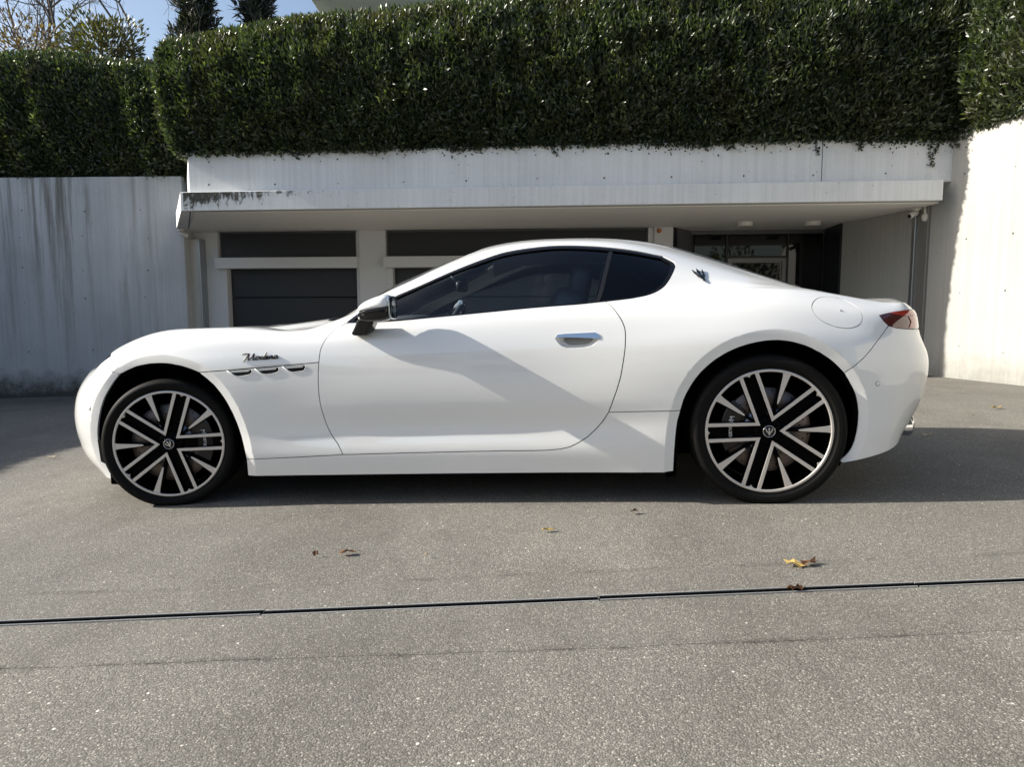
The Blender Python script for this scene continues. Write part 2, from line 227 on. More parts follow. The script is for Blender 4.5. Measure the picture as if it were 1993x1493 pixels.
CUR={
'FA_front':[(1.085,0.009),(1.066,0.029),(1.046,0.048),(1.029,0.069),(1.018,0.092),(1.013,0.113),(1.009,0.135),(1.008,0.157),(1.007,0.179),(1.008,0.199),(1.011,0.223),(1.016,0.247),(1.022,0.270),(1.029,0.294),(1.035,0.316),(1.043,0.338),(1.051,0.362),(1.060,0.385),(1.070,0.408),(1.082,0.431),(1.096,0.453),(1.111,0.474),(1.126,0.495),(1.141,0.514),(1.157,0.532),(1.173,0.549),(1.188,0.566)],
'FA_top':[(1.188,0.566),(1.211,0.572),(1.232,0.579),(1.253,0.585),(1.273,0.590),(1.294,0.594),(1.318,0.596),(1.343,0.597),(1.367,0.598),(1.392,0.597),(1.415,0.596),(1.439,0.594),(1.462,0.591),(1.486,0.587),(1.509,0.581),(1.533,0.575),(1.556,0.568),(1.577,0.560),(1.597,0.552),(1.616,0.543),(1.635,0.534)],
'FA_rear':[(1.635,0.534),(1.650,0.520),(1.666,0.507),(1.681,0.494),(1.695,0.481),(1.709,0.468),(1.723,0.451),(1.736,0.434),(1.748,0.417),(1.760,0.398),(1.769,0.382),(1.777,0.366),(1.785,0.348),(1.793,0.331),(1.800,0.313),(1.807,0.292),(1.814,0.271),(1.820,0.250),(1.825,0.228),(1.830,0.210),(1.834,0.191),(1.838,0.172),(1.841,0.155),(1.844,0.139),(1.847,0.117),(1.849,0.097)],
'FA_sill':[(1.849,0.097),(1.847,0.065),(1.844,0.032),(1.841,0.000)],
'GAP':[(1.188,0.566),(1.170,0.578),(1.153,0.593),(1.134,0.615),(1.119,0.639),(1.112,0.660),(1.109,0.680),(1.109,0.699),(1.108,0.720)],
'SEAM':[(1.635,0.534),(1.685,0.536),(1.734,0.538),(1.787,0.540),(1.831,0.542),(1.877,0.545),(1.925,0.548),(1.973,0.551),(2.020,0.554),(2.067,0.557),(2.113,0.560),(2.159,0.563),(2.206,0.565),(2.252,0.568)],
'DF_low':[(2.252,0.568),(2.250,0.545),(2.248,0.522),(2.247,0.500),(2.246,0.477),(2.245,0.458),(2.245,0.440),(2.245,0.422),(2.246,0.404),(2.247,0.385),(2.249,0.364),(2.252,0.342),(2.256,0.319),(2.260,0.298),(2.264,0.278),(2.270,0.259),(2.276,0.241),(2.283,0.224),(2.291,0.208),(2.302,0.192),(2.313,0.177),(2.324,0.162),(2.333,0.144),(2.341,0.126),(2.348,0.108)],
'DF_up':[(2.252,0.568),(2.255,0.591),(2.257,0.615),(2.260,0.639),(2.267,0.664),(2.275,0.688),(2.283,0.707),(2.291,0.726),(2.300,0.744),(2.312,0.764),(2.326,0.782),(2.341,0.799),(2.356,0.812),(2.371,0.822)],
'SS':[(1.849,0.097),(1.898,0.098),(1.948,0.099),(1.997,0.100),(2.046,0.100),(2.095,0.101),(2.145,0.102),(2.196,0.104),(2.247,0.105),(2.297,0.106),(2.348,0.108)],
'DB':[(2.348,0.108),(2.401,0.107),(2.455,0.107),(2.508,0.107),(2.561,0.107),(2.614,0.107),(2.666,0.108),(2.719,0.108),(2.772,0.108),(2.824,0.109),(2.876,0.109),(2.926,0.110),(2.976,0.111),(3.026,0.111),(3.075,0.111),(3.124,0.112),(3.170,0.112),(3.217,0.111),(3.263,0.111),(3.305,0.111),(3.341,0.111),(3.381,0.113),(3.414,0.116),(3.459,0.125),(3.483,0.136),(3.508,0.149),(3.548,0.176),(3.586,0.211),(3.618,0.247),(3.646,0.290)],
'DR':[(3.646,0.290),(3.653,0.310),(3.661,0.329),(3.668,0.349),(3.675,0.368),(3.682,0.386),(3.688,0.404),(3.693,0.420),(3.698,0.436),(3.703,0.452),(3.707,0.468),(3.710,0.483),(3.713,0.498),(3.716,0.512),(3.719,0.527),(3.722,0.542),(3.724,0.556),(3.727,0.571),(3.729,0.588),(3.730,0.605),(3.731,0.622),(3.731,0.635),(3.730,0.647),(3.727,0.659),(3.721,0.674),(3.713,0.689),(3.703,0.705),(3.693,0.722),(3.682,0.740),(3.671,0.757),(3.659,0.774),(3.647,0.792)],
'QS':[(3.646,0.290),(3.685,0.289),(3.723,0.288),(3.762,0.286),(3.802,0.285),(3.845,0.283),(3.888,0.281),(3.932,0.279),(3.975,0.278)],
'RA_sill':[(3.942,0.002),(3.943,0.021),(3.944,0.040),(3.945,0.059),(3.946,0.077),(3.947,0.096),(3.949,0.115),(3.950,0.133),(3.952,0.152),(3.954,0.171),(3.956,0.189),(3.959,0.207),(3.961,0.223),(3.966,0.242),(3.971,0.260),(3.975,0.278)],
'RA_top':[(3.975,0.278),(3.980,0.295),(3.984,0.313),(3.989,0.330),(3.996,0.348),(4.003,0.363),(4.012,0.379),(4.021,0.395),(4.031,0.411),(4.042,0.427),(4.054,0.441),(4.066,0.455),(4.079,0.467),(4.093,0.479),(4.107,0.490),(4.122,0.500),(4.138,0.510),(4.154,0.518),(4.170,0.526),(4.186,0.533),(4.203,0.539),(4.221,0.545),(4.238,0.550),(4.256,0.554),(4.274,0.558),(4.292,0.561),(4.312,0.564),(4.332,0.566),(4.352,0.568),(4.372,0.569),(4.391,0.569),(4.411,0.569),(4.430,0.567),(4.449,0.565),(4.468,0.562),(4.486,0.558),(4.505,0.553),(4.523,0.548),(4.539,0.542),(4.556,0.535),(4.572,0.526),(4.589,0.518),(4.604,0.508),(4.619,0.498),(4.633,0.488),(4.648,0.475),(4.662,0.461),(4.675,0.447),(4.688,0.432),(4.701,0.417)],
'RA_rear':[(4.701,0.417),(4.710,0.399),(4.720,0.381),(4.729,0.363),(4.738,0.345),(4.746,0.327),(4.753,0.308),(4.758,0.288),(4.762,0.269),(4.765,0.249),(4.767,0.230),(4.768,0.211),(4.767,0.194),(4.766,0.176),(4.764,0.158),(4.761,0.140),(4.758,0.123),(4.754,0.108),(4.750,0.090),(4.744,0.074),(4.738,0.060),(4.730,0.047),(4.721,0.036),(4.711,0.027),(4.699,0.018),(4.688,0.010)],
'BS':[(4.701,0.417),(4.712,0.426),(4.724,0.436),(4.738,0.446),(4.754,0.459),(4.772,0.474),(4.789,0.489),(4.802,0.503),(4.815,0.519),(4.828,0.536),(4.840,0.554),(4.853,0.571),(4.865,0.587),(4.878,0.603),(4.891,0.619),(4.904,0.634),(4.918,0.648)],
'TLt':[(4.880,0.692),(4.903,0.699),(4.928,0.706),(4.955,0.713),(4.983,0.719),(5.014,0.723),(5.046,0.727),(5.079,0.729),(5.120,0.731)],
'TLb0':[(4.880,0.692),(4.887,0.679),(4.896,0.667),(4.907,0.658),(4.918,0.648)],
'TLb1':[(4.918,0.648),(4.941,0.643),(4.964,0.639),(4.989,0.638),(5.016,0.637),(5.046,0.637),(5.082,0.636)],
'WB':[(2.371,0.822),(2.404,0.818),(2.441,0.814),(2.491,0.810),(2.549,0.806),(2.611,0.803),(2.664,0.802),(2.720,0.802),(2.778,0.802),(2.836,0.802),(2.890,0.802),(2.947,0.802),(3.001,0.803),(3.055,0.803),(3.109,0.803),(3.156,0.802),(3.204,0.802),(3.252,0.801),(3.298,0.800),(3.342,0.798),(3.385,0.796),(3.425,0.794),(3.465,0.792),(3.504,0.790),(3.552,0.790),(3.599,0.791),(3.647,0.792)],
'WR':[(3.647,0.792),(3.666,0.793),(3.686,0.794),(3.706,0.795),(3.726,0.796),(3.746,0.798),(3.764,0.800),(3.782,0.804),(3.801,0.810),(3.820,0.817),(3.837,0.826),(3.854,0.839),(3.870,0.852),(3.891,0.869),(3.910,0.887),(3.927,0.906),(3.942,0.930),(3.956,0.956),(3.968,0.984),(3.978,1.011),(3.987,1.040),(3.993,1.063),(3.991,1.089),(3.980,1.100),(3.968,1.108),(3.953,1.118),(3.938,1.128)],
'WT':[(3.938,1.128),(3.893,1.129),(3.849,1.132),(3.802,1.135),(3.758,1.137),(3.711,1.139),(3.664,1.141),(3.617,1.144),(3.569,1.146),(3.521,1.149),(3.474,1.151),(3.429,1.152),(3.380,1.151),(3.334,1.148),(3.288,1.145),(3.241,1.142),(3.193,1.140),(3.146,1.137),(3.099,1.131),(3.053,1.123),(3.007,1.117),(2.961,1.111),(2.916,1.105),(2.871,1.099),(2.826,1.091),(2.781,1.083),(2.734,1.076),(2.685,1.068),(2.636,1.055),(2.590,1.034),(2.546,1.008),(2.507,0.983),(2.468,0.955),(2.435,0.923),(2.398,0.864),(2.371,0.822)],
'DIV':[(3.690,1.146),(3.681,1.111),(3.673,1.082),(3.665,1.056),(3.657,1.031),(3.650,1.005),(3.642,0.980),(3.634,0.957),(3.627,0.934),(3.620,0.911),(3.613,0.884),(3.605,0.850),(3.598,0.792)],
'HND':[(3.404,0.635),(3.416,0.649),(3.453,0.650),(3.525,0.648),(3.592,0.646),(3.606,0.640),(3.613,0.632),(3.610,0.621),(3.604,0.611),(3.582,0.595),(3.547,0.588),(3.497,0.587),(3.458,0.590),(3.431,0.602),(3.414,0.619)],
'V1':[(1.787,0.539),(1.900,0.543),(1.913,0.537),(1.917,0.527),(1.906,0.517),(1.874,0.511),(1.840,0.508),(1.822,0.514)],
'V2':[(1.929,0.545),(2.036,0.551),(2.050,0.545),(2.054,0.536),(2.044,0.524),(2.013,0.517),(1.979,0.515),(1.961,0.520)],
'V3':[(2.068,0.553),(2.172,0.558),(2.184,0.552),(2.188,0.543),(2.175,0.528),(2.148,0.524),(2.118,0.522),(2.099,0.529)],
'FUEL':[(4.790,0.660),(4.784,0.651),(4.775,0.643),(4.765,0.637),(4.752,0.632),(4.738,0.628),(4.722,0.626),(4.706,0.626),(4.688,0.627),(4.670,0.629),(4.652,0.633),(4.635,0.638),(4.619,0.644),(4.605,0.651),(4.593,0.660),(4.583,0.669),(4.576,0.679),(4.572,0.689),(4.571,0.700),(4.573,0.711),(4.579,0.722),(4.587,0.732),(4.598,0.741),(4.611,0.750),(4.626,0.757),(4.642,0.763),(4.660,0.767),(4.677,0.768),(4.695,0.768),(4.712,0.766),(4.728,0.762),(4.744,0.755),(4.757,0.747),(4.769,0.738),(4.779,0.728),(4.786,0.716),(4.792,0.705),(4.795,0.693),(4.796,0.681),(4.794,0.670)],
}
# ------------------------------------------------------------------ car materials
def paint_mat():
    m = mat('white_paint', (.83, .83, .815), .30, 0.0, **{'Coat Weight': 1.0, 'Coat Roughness': .012, 'Coat IOR': 1.8})
    N = NT(m); fl = N.voro(N.coord((1, 1, 1)), 900, out='Color')
    c = N.mix(.05, (.83, .83, .815), fl, 'OVERLAY'); N.color(c)
    return m
M['paint'] = paint_mat()
M['gloss_black'] = mat('gloss_black', (.006, .006, .007), .12)
M['satin_black'] = mat('satin_black', (.008, .008, .009), .42)
M['liner'] = mat('matt_black', (.003, .003, .003), .9, 0, **{'Specular IOR Level': 0.0})
M['chrome'] = mat('chrome', (.72, .73, .75), .12, 1.0)
M['dark_chrome'] = mat('dark_chrome', (.10, .10, .105), .18, 1.0)
M['tail_dark'] = mat('tail_lens_dark', (.09, .012, .016), .06, 0, **{'Coat Weight': 1.0})
M['tail_red'] = mat('tail_lens_red', (.42, .03, .02), .08, 0, **{'Coat Weight': 1.0})
def glass_mat(name, tint, refl=1.0, ior=1.5):
    m = bpy.data.materials.new(name); m.use_nodes = True; t = m.node_tree; t.nodes.clear()
    out = t.nodes.new('ShaderNodeOutputMaterial'); tr = t.nodes.new('ShaderNodeBsdfTransparent'); gl = t.nodes.new('ShaderNodeBsdfGlossy')
    fr = t.nodes.new('ShaderNodeFresnel'); mx = t.nodes.new('ShaderNodeMixShader')
    tr.inputs[0].default_value = (*tint, 1); gl.inputs['Roughness'].default_value = 0.0; fr.inputs['IOR'].default_value = ior
    gl.inputs['Color'].default_value = (refl, refl, refl, 1)
    t.links.new(fr.outputs[0], mx.inputs[0]); t.links.new(tr.outputs[0], mx.inputs[1]); t.links.new(gl.outputs[0], mx.inputs[2]); t.links.new(mx.outputs[0], out.inputs[0])
    return m
M['glass'] = glass_mat('tinted_glass', (.86, .93, .96), 1.0)
M['privacy'] = glass_mat('privacy_glass', (.03, .036, .045), .8)
M['lamp_glass'] = glass_mat('headlamp_glass', (.5, .52, .55))
M['leather'] = mat('dark_leather', (.05, .05, .054), .5)
M['headliner'] = mat('headliner', (.16, .16, .16), .9)
def rubber_mat():
    m = mat('rubber', (.008, .008, .008), .6, 0, **{'Specular IOR Level': .10}); N = NT(m)
    n = N.noise(N.coord(), 60, 3, .6); N.color(N.mix(n, (.005, .005, .005), (.011, .0105, .010))); N.bump(n, .15, .002)
    return m
M['rubber'] = rubber_mat()
def machined_mat():
    m = mat('machined_alloy', (.72, .68, .63), .42, .6); N = NT(m)
    n = N.noise(N.coord((1, 1, 1)), 240, 2, .5); N.color(N.mix(n, (.64, .60, .56), (.78, .74, .69)))
    return m
M['machined'] = machined_mat()
M['wheel_black'] = mat('wheel_black', (.0025, .0025, .003), .4, 0, **{'Specular IOR Level': .04})
M['disc'] = mat('brake_disc', (.17, .14, .125), .42, .85)
M['disc_hat'] = mat('disc_hat', (.22, .25, .32), .4, .8)
M['white_mark'] = mat('white_lettering', (.75, .75, .73), .5)

# ------------------------------------------------------------------ lofted body surface
def _knots(P):
    d = np.linalg.norm(np.diff(P, axis=0), axis=2)[:, 1:8].mean(1); t = np.concatenate([[0], np.cumsum(d)])
    e = np.linalg.norm(np.diff(P, axis=1), axis=2)[5:17].mean(0); v = np.concatenate([[0], np.cumsum(e)])
    return t, v
def _nat(t, Y):
    n = len(t); h = np.diff(t); A = np.zeros((n, n)); R = np.zeros_like(Y); A[0, 0] = 1; A[-1, -1] = 1
    for i in range(1, n - 1):
        A[i, i - 1] = h[i - 1]; A[i, i] = 2 * (h[i - 1] + h[i]); A[i, i + 1] = h[i]
        R[i] = 6 * ((Y[i + 1] - Y[i]) / h[i] - (Y[i] - Y[i - 1]) / h[i - 1])
    return np.linalg.solve(A, R)
def _basis_nat(t, x, m):
    n = len(t); I = np.eye(n); x = np.clip(x, t[0], t[-1])
    i = np.clip(np.searchsorted(t, x) - 1, 0, n - 2); h = t[i + 1] - t[i]; a = (t[i + 1] - x) / h; b = (x - t[i]) / h
    return a[:, None] * I[i] + b[:, None] * I[i + 1] + (((a ** 3 - a) * h * h / 6)[:, None] * m[i] + ((b ** 3 - b) * h * h / 6)[:, None] * m[i + 1])
def _basis_cr(t, x):
    n = len(t); I = np.eye(n); D = np.zeros((n, n)); h = np.diff(t); s = np.diff(I, axis=0) / h[:, None]; D[0] = s[0]; D[-1] = s[-1]
    for i in range(1, n - 1): D[i] = (s[i - 1] * h[i] + s[i] * h[i - 1]) / (h[i - 1] + h[i])
    x = np.clip(x, t[0], t[-1]); i = np.clip(np.searchsorted(t, x) - 1, 0, n - 2); H = h[i]; u = ((x - t[i]) / H)[:, None]; H = H[:, None]
    return (2 * u ** 3 - 3 * u ** 2 + 1) * I[i] + (u ** 3 - 2 * u ** 2 + u) * H * D[i] + (-2 * u ** 3 + 3 * u ** 2) * I[i + 1] + (u ** 3 - u ** 2) * H * D[i + 1]
BP = np.array(BODY, float); KT, KV = _knots(BP); NATM = _nat(KT, np.eye(len(KT))); TM, VM = KT[-1], KV[-1]
def seg_dist(p, poly, closed=False):
    q = np.asarray(poly, float); a = q if closed else q[:-1]; b = np.roll(q, -1, 0) if closed else q[1:]
    out = np.full(len(p), 1e9)
    for i in range(len(a)):
        d = b[i] - a[i]; L = max(d @ d, 1e-12); u = np.clip(((p - a[i]) @ d) / L, 0, 1)
        out = np.minimum(out, np.hypot(*(p - a[i] - u[:, None] * d).T))
    return out
ARCHES = [CUR['FA_front'] + CUR['FA_top'][1:] + CUR['FA_rear'][1:] + CUR['FA_sill'][1:], CUR['RA_sill'] + CUR['RA_top'][1:] + CUR['RA_rear'][1:]]
BAND = .046
def spos(tv):
    t, v = tv[:, 0], tv[:, 1]
    p = np.einsum('ai,aj,ijk->ak', _basis_nat(KT, t, NATM), _basis_cr(KV, v), BP); p[:, 1] *= -1
    for arch in ARCHES:
        A = np.array(arch); sel = np.where((t > A[:, 0].min() - .08) & (t < A[:, 0].max() + .08) & (v < .72))[0]
        if len(sel):
            d = seg_dist(tv[sel], arch); p[sel, 1] += .30 * np.clip(BAND - d, 0, None)
    return p
def snorm(tv, e=.0015):
    a = spos(tv + [e, 0]) - spos(tv - [e, 0]); b = spos(tv + [0, e]) - spos(tv - [0, e]); n = np.cross(a, b)
    L = np.linalg.norm(n, axis=1, keepdims=True); L[L < 1e-12] = 1; return n / L
def spt(t, v, off=0.0):
    tv = np.array([[t, v]]); return Vector(spos(tv)[0] + snorm(tv)[0] * off)
def pip(p, poly):
    q = np.asarray(poly, float); x, y = p[:, 0], p[:, 1]; ins = np.zeros(len(p), bool); j = len(q) - 1
    for i in range(len(q)):
        c = ((q[i, 1] > y) != (q[j, 1] > y))
        with np.errstate(divide='ignore', invalid='ignore'):
            xx = (q[j, 0] - q[i, 0]) * (y - q[i, 1]) / (q[j, 1] - q[i, 1]) + q[i, 0]
        ins ^= c & (x < xx); j = i
    return ins
def densify(poly, step=.012):
    q = [np.array(p, float) for p in poly]; out = []
    for i in range(len(q)):
        a, b = q[i], q[(i + 1) % len(q)]; n = max(1, int(math.ceil(np.linalg.norm(b - a) / step)))
        for k in range(n):
            r = a + (b - a) * k / n
            if not out or np.linalg.norm(out[-1] - r) > 1e-4: out.append(r)
    if np.linalg.norm(out[0] - out[-1]) < 1e-4: out.pop()
    return np.array(out)
def area2(q): x, y = q[:, 0], q[:, 1]; return float((x * np.roll(y, -1) - y * np.roll(x, -1)).sum())
def offset_poly(poly, g):      # g > 0 shrinks
    q = np.asarray(poly, float)
    if area2(q) < 0: q = q[::-1].copy()
    a = np.roll(q, 1, 0); b = np.roll(q, -1, 0)
    d1 = q - a; d1 /= np.linalg.norm(d1, axis=1, keepdims=True) + 1e-12; d2 = b - q; d2 /= np.linalg.norm(d2, axis=1, keepdims=True) + 1e-12
    n1 = np.stack([-d1[:, 1], d1[:, 0]], 1); n2 = np.stack([-d2[:, 1], d2[:, 0]], 1); n = n1 + n2; L = np.linalg.norm(n, axis=1, keepdims=True); L[L < .3] = .3; n /= L
    c = np.clip((n * n1).sum(1), .45, 1)
    r = q + n * (g / c)[:, None]
    fix_v = q[:, 1] > VM - 1e-6; r[fix_v, 1] = q[fix_v, 1]
    for e in (0, TM):
        k = abs(q[:, 0] - e) < 1e-6; r[k, 0] = e
    k = q[:, 1] < 1e-6; r[k, 1] = 0
    return r
def clip_half(poly, a, b):     # keep left of a->b
    a = np.array(a); b = np.array(b); d = b - a; s = lambda p: d[0] * (p[1] - a[1]) - d[1] * (p[0] - a[0]); out = []
    for i in range(len(poly)):
        p, q = np.array(poly[i]), np.array(poly[(i + 1) % len(poly)]); sp, sq = s(p), s(q)
        if sp >= 0: out.append(p)
        if sp * sq < 0: out.append(p + (q - p) * sp / (sp - sq))
    return out
def surf_panel(outer, holes=(), nogap=None, gap=.0022, grid=.02, off=0.0, flange=.014, hole_gap=0.0):
    O = offset_poly(densify(outer), gap) if gap else densify(outer)
    if nogap is not None:
        near = seg_dist(O, nogap) < abs(gap) * 2.2
        D0 = densify(outer); D0 = D0[::-1] if area2(D0) < 0 else D0
        O = np.where(near[:, None], D0 - (O - D0) * .02, O)
    H = [offset_poly(densify(h), -hole_gap) if hole_gap else densify(h) for h in holes]
    lo, hi = O.min(0), O.max(0)
    gx = np.arange(lo[0], hi[0], grid); gy = np.arange(lo[1], hi[1], grid); g = np.stack(np.meshgrid(gx, gy, indexing='ij'), -1).reshape(-1, 2)
    g[:, 1] += (np.round((g[:, 0] - lo[0]) / grid) % 2) * grid * .5
    for arch in ARCHES:     # crease along the arch flange
        A = np.array(arch); A = A[(A[:, 0] > lo[0] - .1) & (A[:, 0] < hi[0] + .1)]
        if len(A) > 3:
            d = np.gradient(A, axis=0); d /= np.linalg.norm(d, axis=1, keepdims=True) + 1e-9; nn = np.stack([-d[:, 1], d[:, 0]], 1)
            cand = [A + nn * s for s in (BAND - .004, BAND + .002, BAND * .5)]; band = np.vstack(cand)
            keep = seg_dist(g, arch) ; g = g[(abs(keep - BAND) > .008)]; g = np.vstack([g, band])
    g = g[pip(g, O)]; keep = seg_dist(g, O, True) > grid * .35
    for h in H: keep &= ~pip(g, h) & (seg_dist(g, h, True) > grid * .3)
    g = g[keep]
    verts = [Vector(p) for p in O]; edges = [(i, (i + 1) % len(O)) for i in range(len(O))]
    for h in H:
        b = len(verts); hh = h.copy(); verts += [Vector(p) for p in hh]; edges += [(b + i, b + (i + 1) % len(h)) for i in range(len(h))]
    verts += [Vector(p) for p in g]
    ov, oe, of, *_ = delaunay_2d_cdt(verts, edges, [], 0, 1e-6, False)
    tv = np.array([tuple(p) for p in ov]); T = np.array([f for f in of if len(f) == 3])
    cen = tv[T].mean(1); k = pip(cen, O)
    for h in H: k &= ~pip(cen, h)
    T = T[k]; used = np.unique(T); rm = -np.ones(len(tv), int); rm[used] = np.arange(len(used)); T = rm[T]; tv = tv[used]
    a2 = np.cross(tv[T[:, 1]] - tv[T[:, 0]], tv[T[:, 2]] - tv[T[:, 0]]); T = np.where((a2 < 0)[:, None], T[:, ::-1], T)
    n = snorm(tv); p = spos(tv) + n * off
    F = [tuple(f) for f in T.tolist()]; NV = n.copy()
    if flange > 0:
        cnt = {}
        for f in T.tolist():
            for i in range(3):
                e = (f[i], f[(i + 1) % 3]); cnt[e] = 1
        bd = [e for e in cnt if (e[1], e[0]) not in cnt and not (abs(p[e[0], 1]) < 1e-4 and abs(p[e[1], 1]) < 1e-4)]
        idx = {}; ex = []
        for e in bd:
            for q in e:
                if q not in idx: idx[q] = len(p) + 2 * len(idx); ex += [p[q], p[q] - n[q] * flange]
        for a, b in bd: F.append((idx[b], idx[a], idx[a] + 1, idx[b] + 1))
        if ex: p = np.vstack([p, ex]); NV = np.vstack([NV, np.zeros((len(ex), 3))])
    return p, F, NV
def surf_obj(name, parent, m, outer, holes=(), side='both', **kw):
    """side: 'near', 'far' or 'both' (one mesh across the centre line)"""
    p, F, n = surf_panel(outer, holes, **kw)
    V = []; FF = []; NN = []
    if side in ('near', 'both'): V.append(p); FF += F; NN.append(n)
    if side in ('far', 'both'):
        b = len(p) if side == 'both' else 0
        V.append(p * [1, -1, 1]); NN.append(n * [1, -1, 1]); FF += [tuple(b + i for i in f[::-1]) for f in F]
    V = np.vstack(V); NN = np.vstack(NN); me = pymesh(name, V, FF, True)
    me.normals_split_custom_set_from_vertices([tuple(x) for x in NN])
    return link(name, me, m, parent)
C = lambda k: list(CUR[k])
R_ = lambda k: list(CUR[k])[::-1]

car = empty('coupe_car'); car.location = (CAR_X, CAR_Y, 0); car.rotation_euler = (0, -SLOPE, CAR_YAW)
tag(car, 'white two-door coupe with black machined alloy wheels parked in front of the garage', 'car')
# ---- panel outlines in surface coordinates
DFU = C('DF_up'); ks = min(range(len(DFU)), key=lambda i: abs(DFU[i][1] - .745)); DFU_a, DFU_b = DFU[:ks + 1], DFU[ks:]
HR = [(2.255, .82), (2.20, .90), (2.13, 1.0), (2.08, 1.12), (2.05, 1.3), (2.03, 1.5), (2.025, VM)]
HLt = [(.56, .85), (.62, .865), (.75, .885), (.95, .865), (1.07, .775)]
HLb = [(1.04, .708), (.92, .712), (.78, .70), (.68, .625), (.60, .60), (.555, .70)]
hood_o = [(0, .85), (.55, .85)] + HLt + R_('GAP') + C('FA_top')[1:] + C('SEAM')[1:] + DFU_a[1:] + HR + [(0, VM)]
bump_o = [(0, 0), (1.085, 0)] + C('FA_front') + C('GAP')[1:] + HLb + [(.56, .85), (.55, .85), (0, .85)]
lamp_o = [C('GAP')[-1]] + HLb + HLt
fender_o = R_('FA_rear') + C('SEAM')[1:] + C('DF_low')[1:] + R_('SS')[1:]
door_o = R_('DF_low') + C('DF_up')[1:] + C('WB')[1:] + R_('DR')[1:] + R_('DB')[1:-1]
sill_o = C('SS') + C('DB')[1:] + C('QS')[1:] + R_('RA_sill')[1:] + [(3.9, 0), (1.87, 0)] + R_('FA_sill')[:-1]
TLtop = [(5.3, .737), (5.55, .737), (5.76, .735)]; TLbot = [(5.2, .636), (5.5, .648), (5.76, .653)]
shell_o = R_('DF_up')[:len(DFU_b)] + HR + [(TM, VM), (TM, .653), (5.76, .653)] + TLtop[::-1] + R_('TLt') + C('TLb0')[1:] + R_('BS')[1:] + R_('RA_top')[1:] + R_('QS')[1:] + C('DR')[1:] + C('WR')[1:] + C('WT')[1:-1]
diff_o = [(5.06, 0), (5.12, .12), (5.19, .22), (5.3, .25), (TM, .25), (TM, 0)]
rear_o = C('BS') + C('TLb1')[1:] + TLbot + [(TM, .653), (TM, .25), (5.3, .25), (5.19, .22), (5.12, .12), (5.06, 0), (4.70, 0)] + R_('RA_rear')[:-1]
tail_o = C('TLt') + TLtop + TLbot[::-1] + R_('TLb1') + R_('TLb0')[1:-1]
win_o = C('WB') + C('WR')[1:] + C('WT')[1:-1]
ws_h = [(2.06, VM + .03), (2.07, 1.5), (2.10, 1.3), (2.15, 1.12), (2.20, 1.07), (2.28, 1.045), (2.36, 1.06), (2.45, 1.125), (2.60, 1.20), (2.75, 1.25), (2.90, 1.275), (2.97, 1.31), (3.01, 1.4), (3.02, VM + .03)]
rw_h = [(3.86, VM + .03), (3.88, 1.55), (3.93, 1.43), (4.02, 1.355), (4.12, 1.32), (4.25, 1.30), (4.45, 1.288), (4.60, 1.285), (4.66, 1.33), (4.70, 1.45), (4.72, VM + .03)]
fuel_o = C('FUEL'); hnd_o = C('HND'); vents = [C('V1'), C('V2'), C('V3')]
grille_o = [(0, .16), (.25, .17), (.42, .24), (.48, .35), (.42, .46), (.25, .55), (0, .57)]
P_ = M['paint']
HRL = [DFU_b[0]] + HR
shell = surf_obj('body_shell', car, P_, shell_o, [ws_h, rw_h, fuel_o], nogap=HRL, flange=.02)
hood = surf_obj('hood', car, P_, hood_o, nogap=HRL)
fbump = surf_obj('front_bumper', car, P_, bump_o, [grille_o])
rbump = surf_obj('rear_bumper', car, P_, rear_o)
surf_obj('diffuser', car, M['satin_black'], diff_o, off=-.004)
sides = {}
for sd in ('near', 'far'):
    dr = surf_obj('door', car, P_, door_o, [hnd_o], side=sd); sides[sd] = dr
    surf_obj('lower_fender', car, P_, fender_o, vents, side=sd)
    surf_obj('side_sill', car, P_, sill_o, side=sd)
    surf_obj('fuel_flap' if sd == 'near' else 'quarter_cover', car, P_, fuel_o, side=sd, gap=.003, flange=.008)
    surf_obj('flap_well', car, M['liner'], fuel_o, side=sd, gap=-.006, off=-.012, flange=0, grid=.02)
    surf_obj('taillight', car, M['tail_dark'], tail_o, side=sd, gap=.001, off=-.002, grid=.015)
    hl = surf_obj('headlight', car, M['lamp_glass'], lamp_o, side=sd, gap=.001, off=-.002)
    surf_obj('lamp_housing', hl, M['gloss_black'], lamp_o, side=sd, gap=.004, off=-.03, flange=0)
    # side windows
    trim_in = offset_poly(densify(win_o), .019)
    wt = surf_obj('window_trim', car, M['gloss_black'], win_o, [trim_in], side=sd, gap=.001, off=-.003, flange=.012, grid=.015)
    gl_poly = [tuple(p) for p in offset_poly(densify(win_o), .016)]
    a, b = np.array(CUR['DIV'][0]), np.array(CUR['DIV'][-1]); d = (b - a) / np.linalg.norm(b - a); nn = np.array([d[1], -d[0]])  # nn points forward
    if nn[0] > 0: nn = -nn
    pa, pb = a + nn * .010, b + nn * .010; qa, qb = a - nn * .010, b - nn * .010
    fwd = clip_half(gl_poly, pa, pb); 
    if np.mean([p[0] for p in fwd]) > a[0]: fwd = clip_half(gl_poly, pb, pa)
    aft = clip_half(gl_poly, qb, qa)
    if np.mean([p[0] for p in aft]) < a[0]: aft = clip_half(gl_poly, qa, qb)
    surf_obj('door_window', car, M['glass'], fwd, side=sd, gap=0, off=-.011, flange=0)
    surf_obj('quarter_window', car, M['privacy'], aft, side=sd, gap=0, off=-.011, flange=0)
    mt_ = lambda q: np.mean([p[0] for p in q])
    b1 = max((clip_half(gl_poly, pa, pb), clip_half(gl_poly, pb, pa)), key=mt_)
    bar = min((clip_half(b1, qa, qb), clip_half(b1, qb, qa)), key=mt_)
    if len(bar) > 3: surf_obj('window_divider', wt, M['satin_black'], bar, side=sd, gap=.0005, off=-.006, flange=.01, grid=.03)
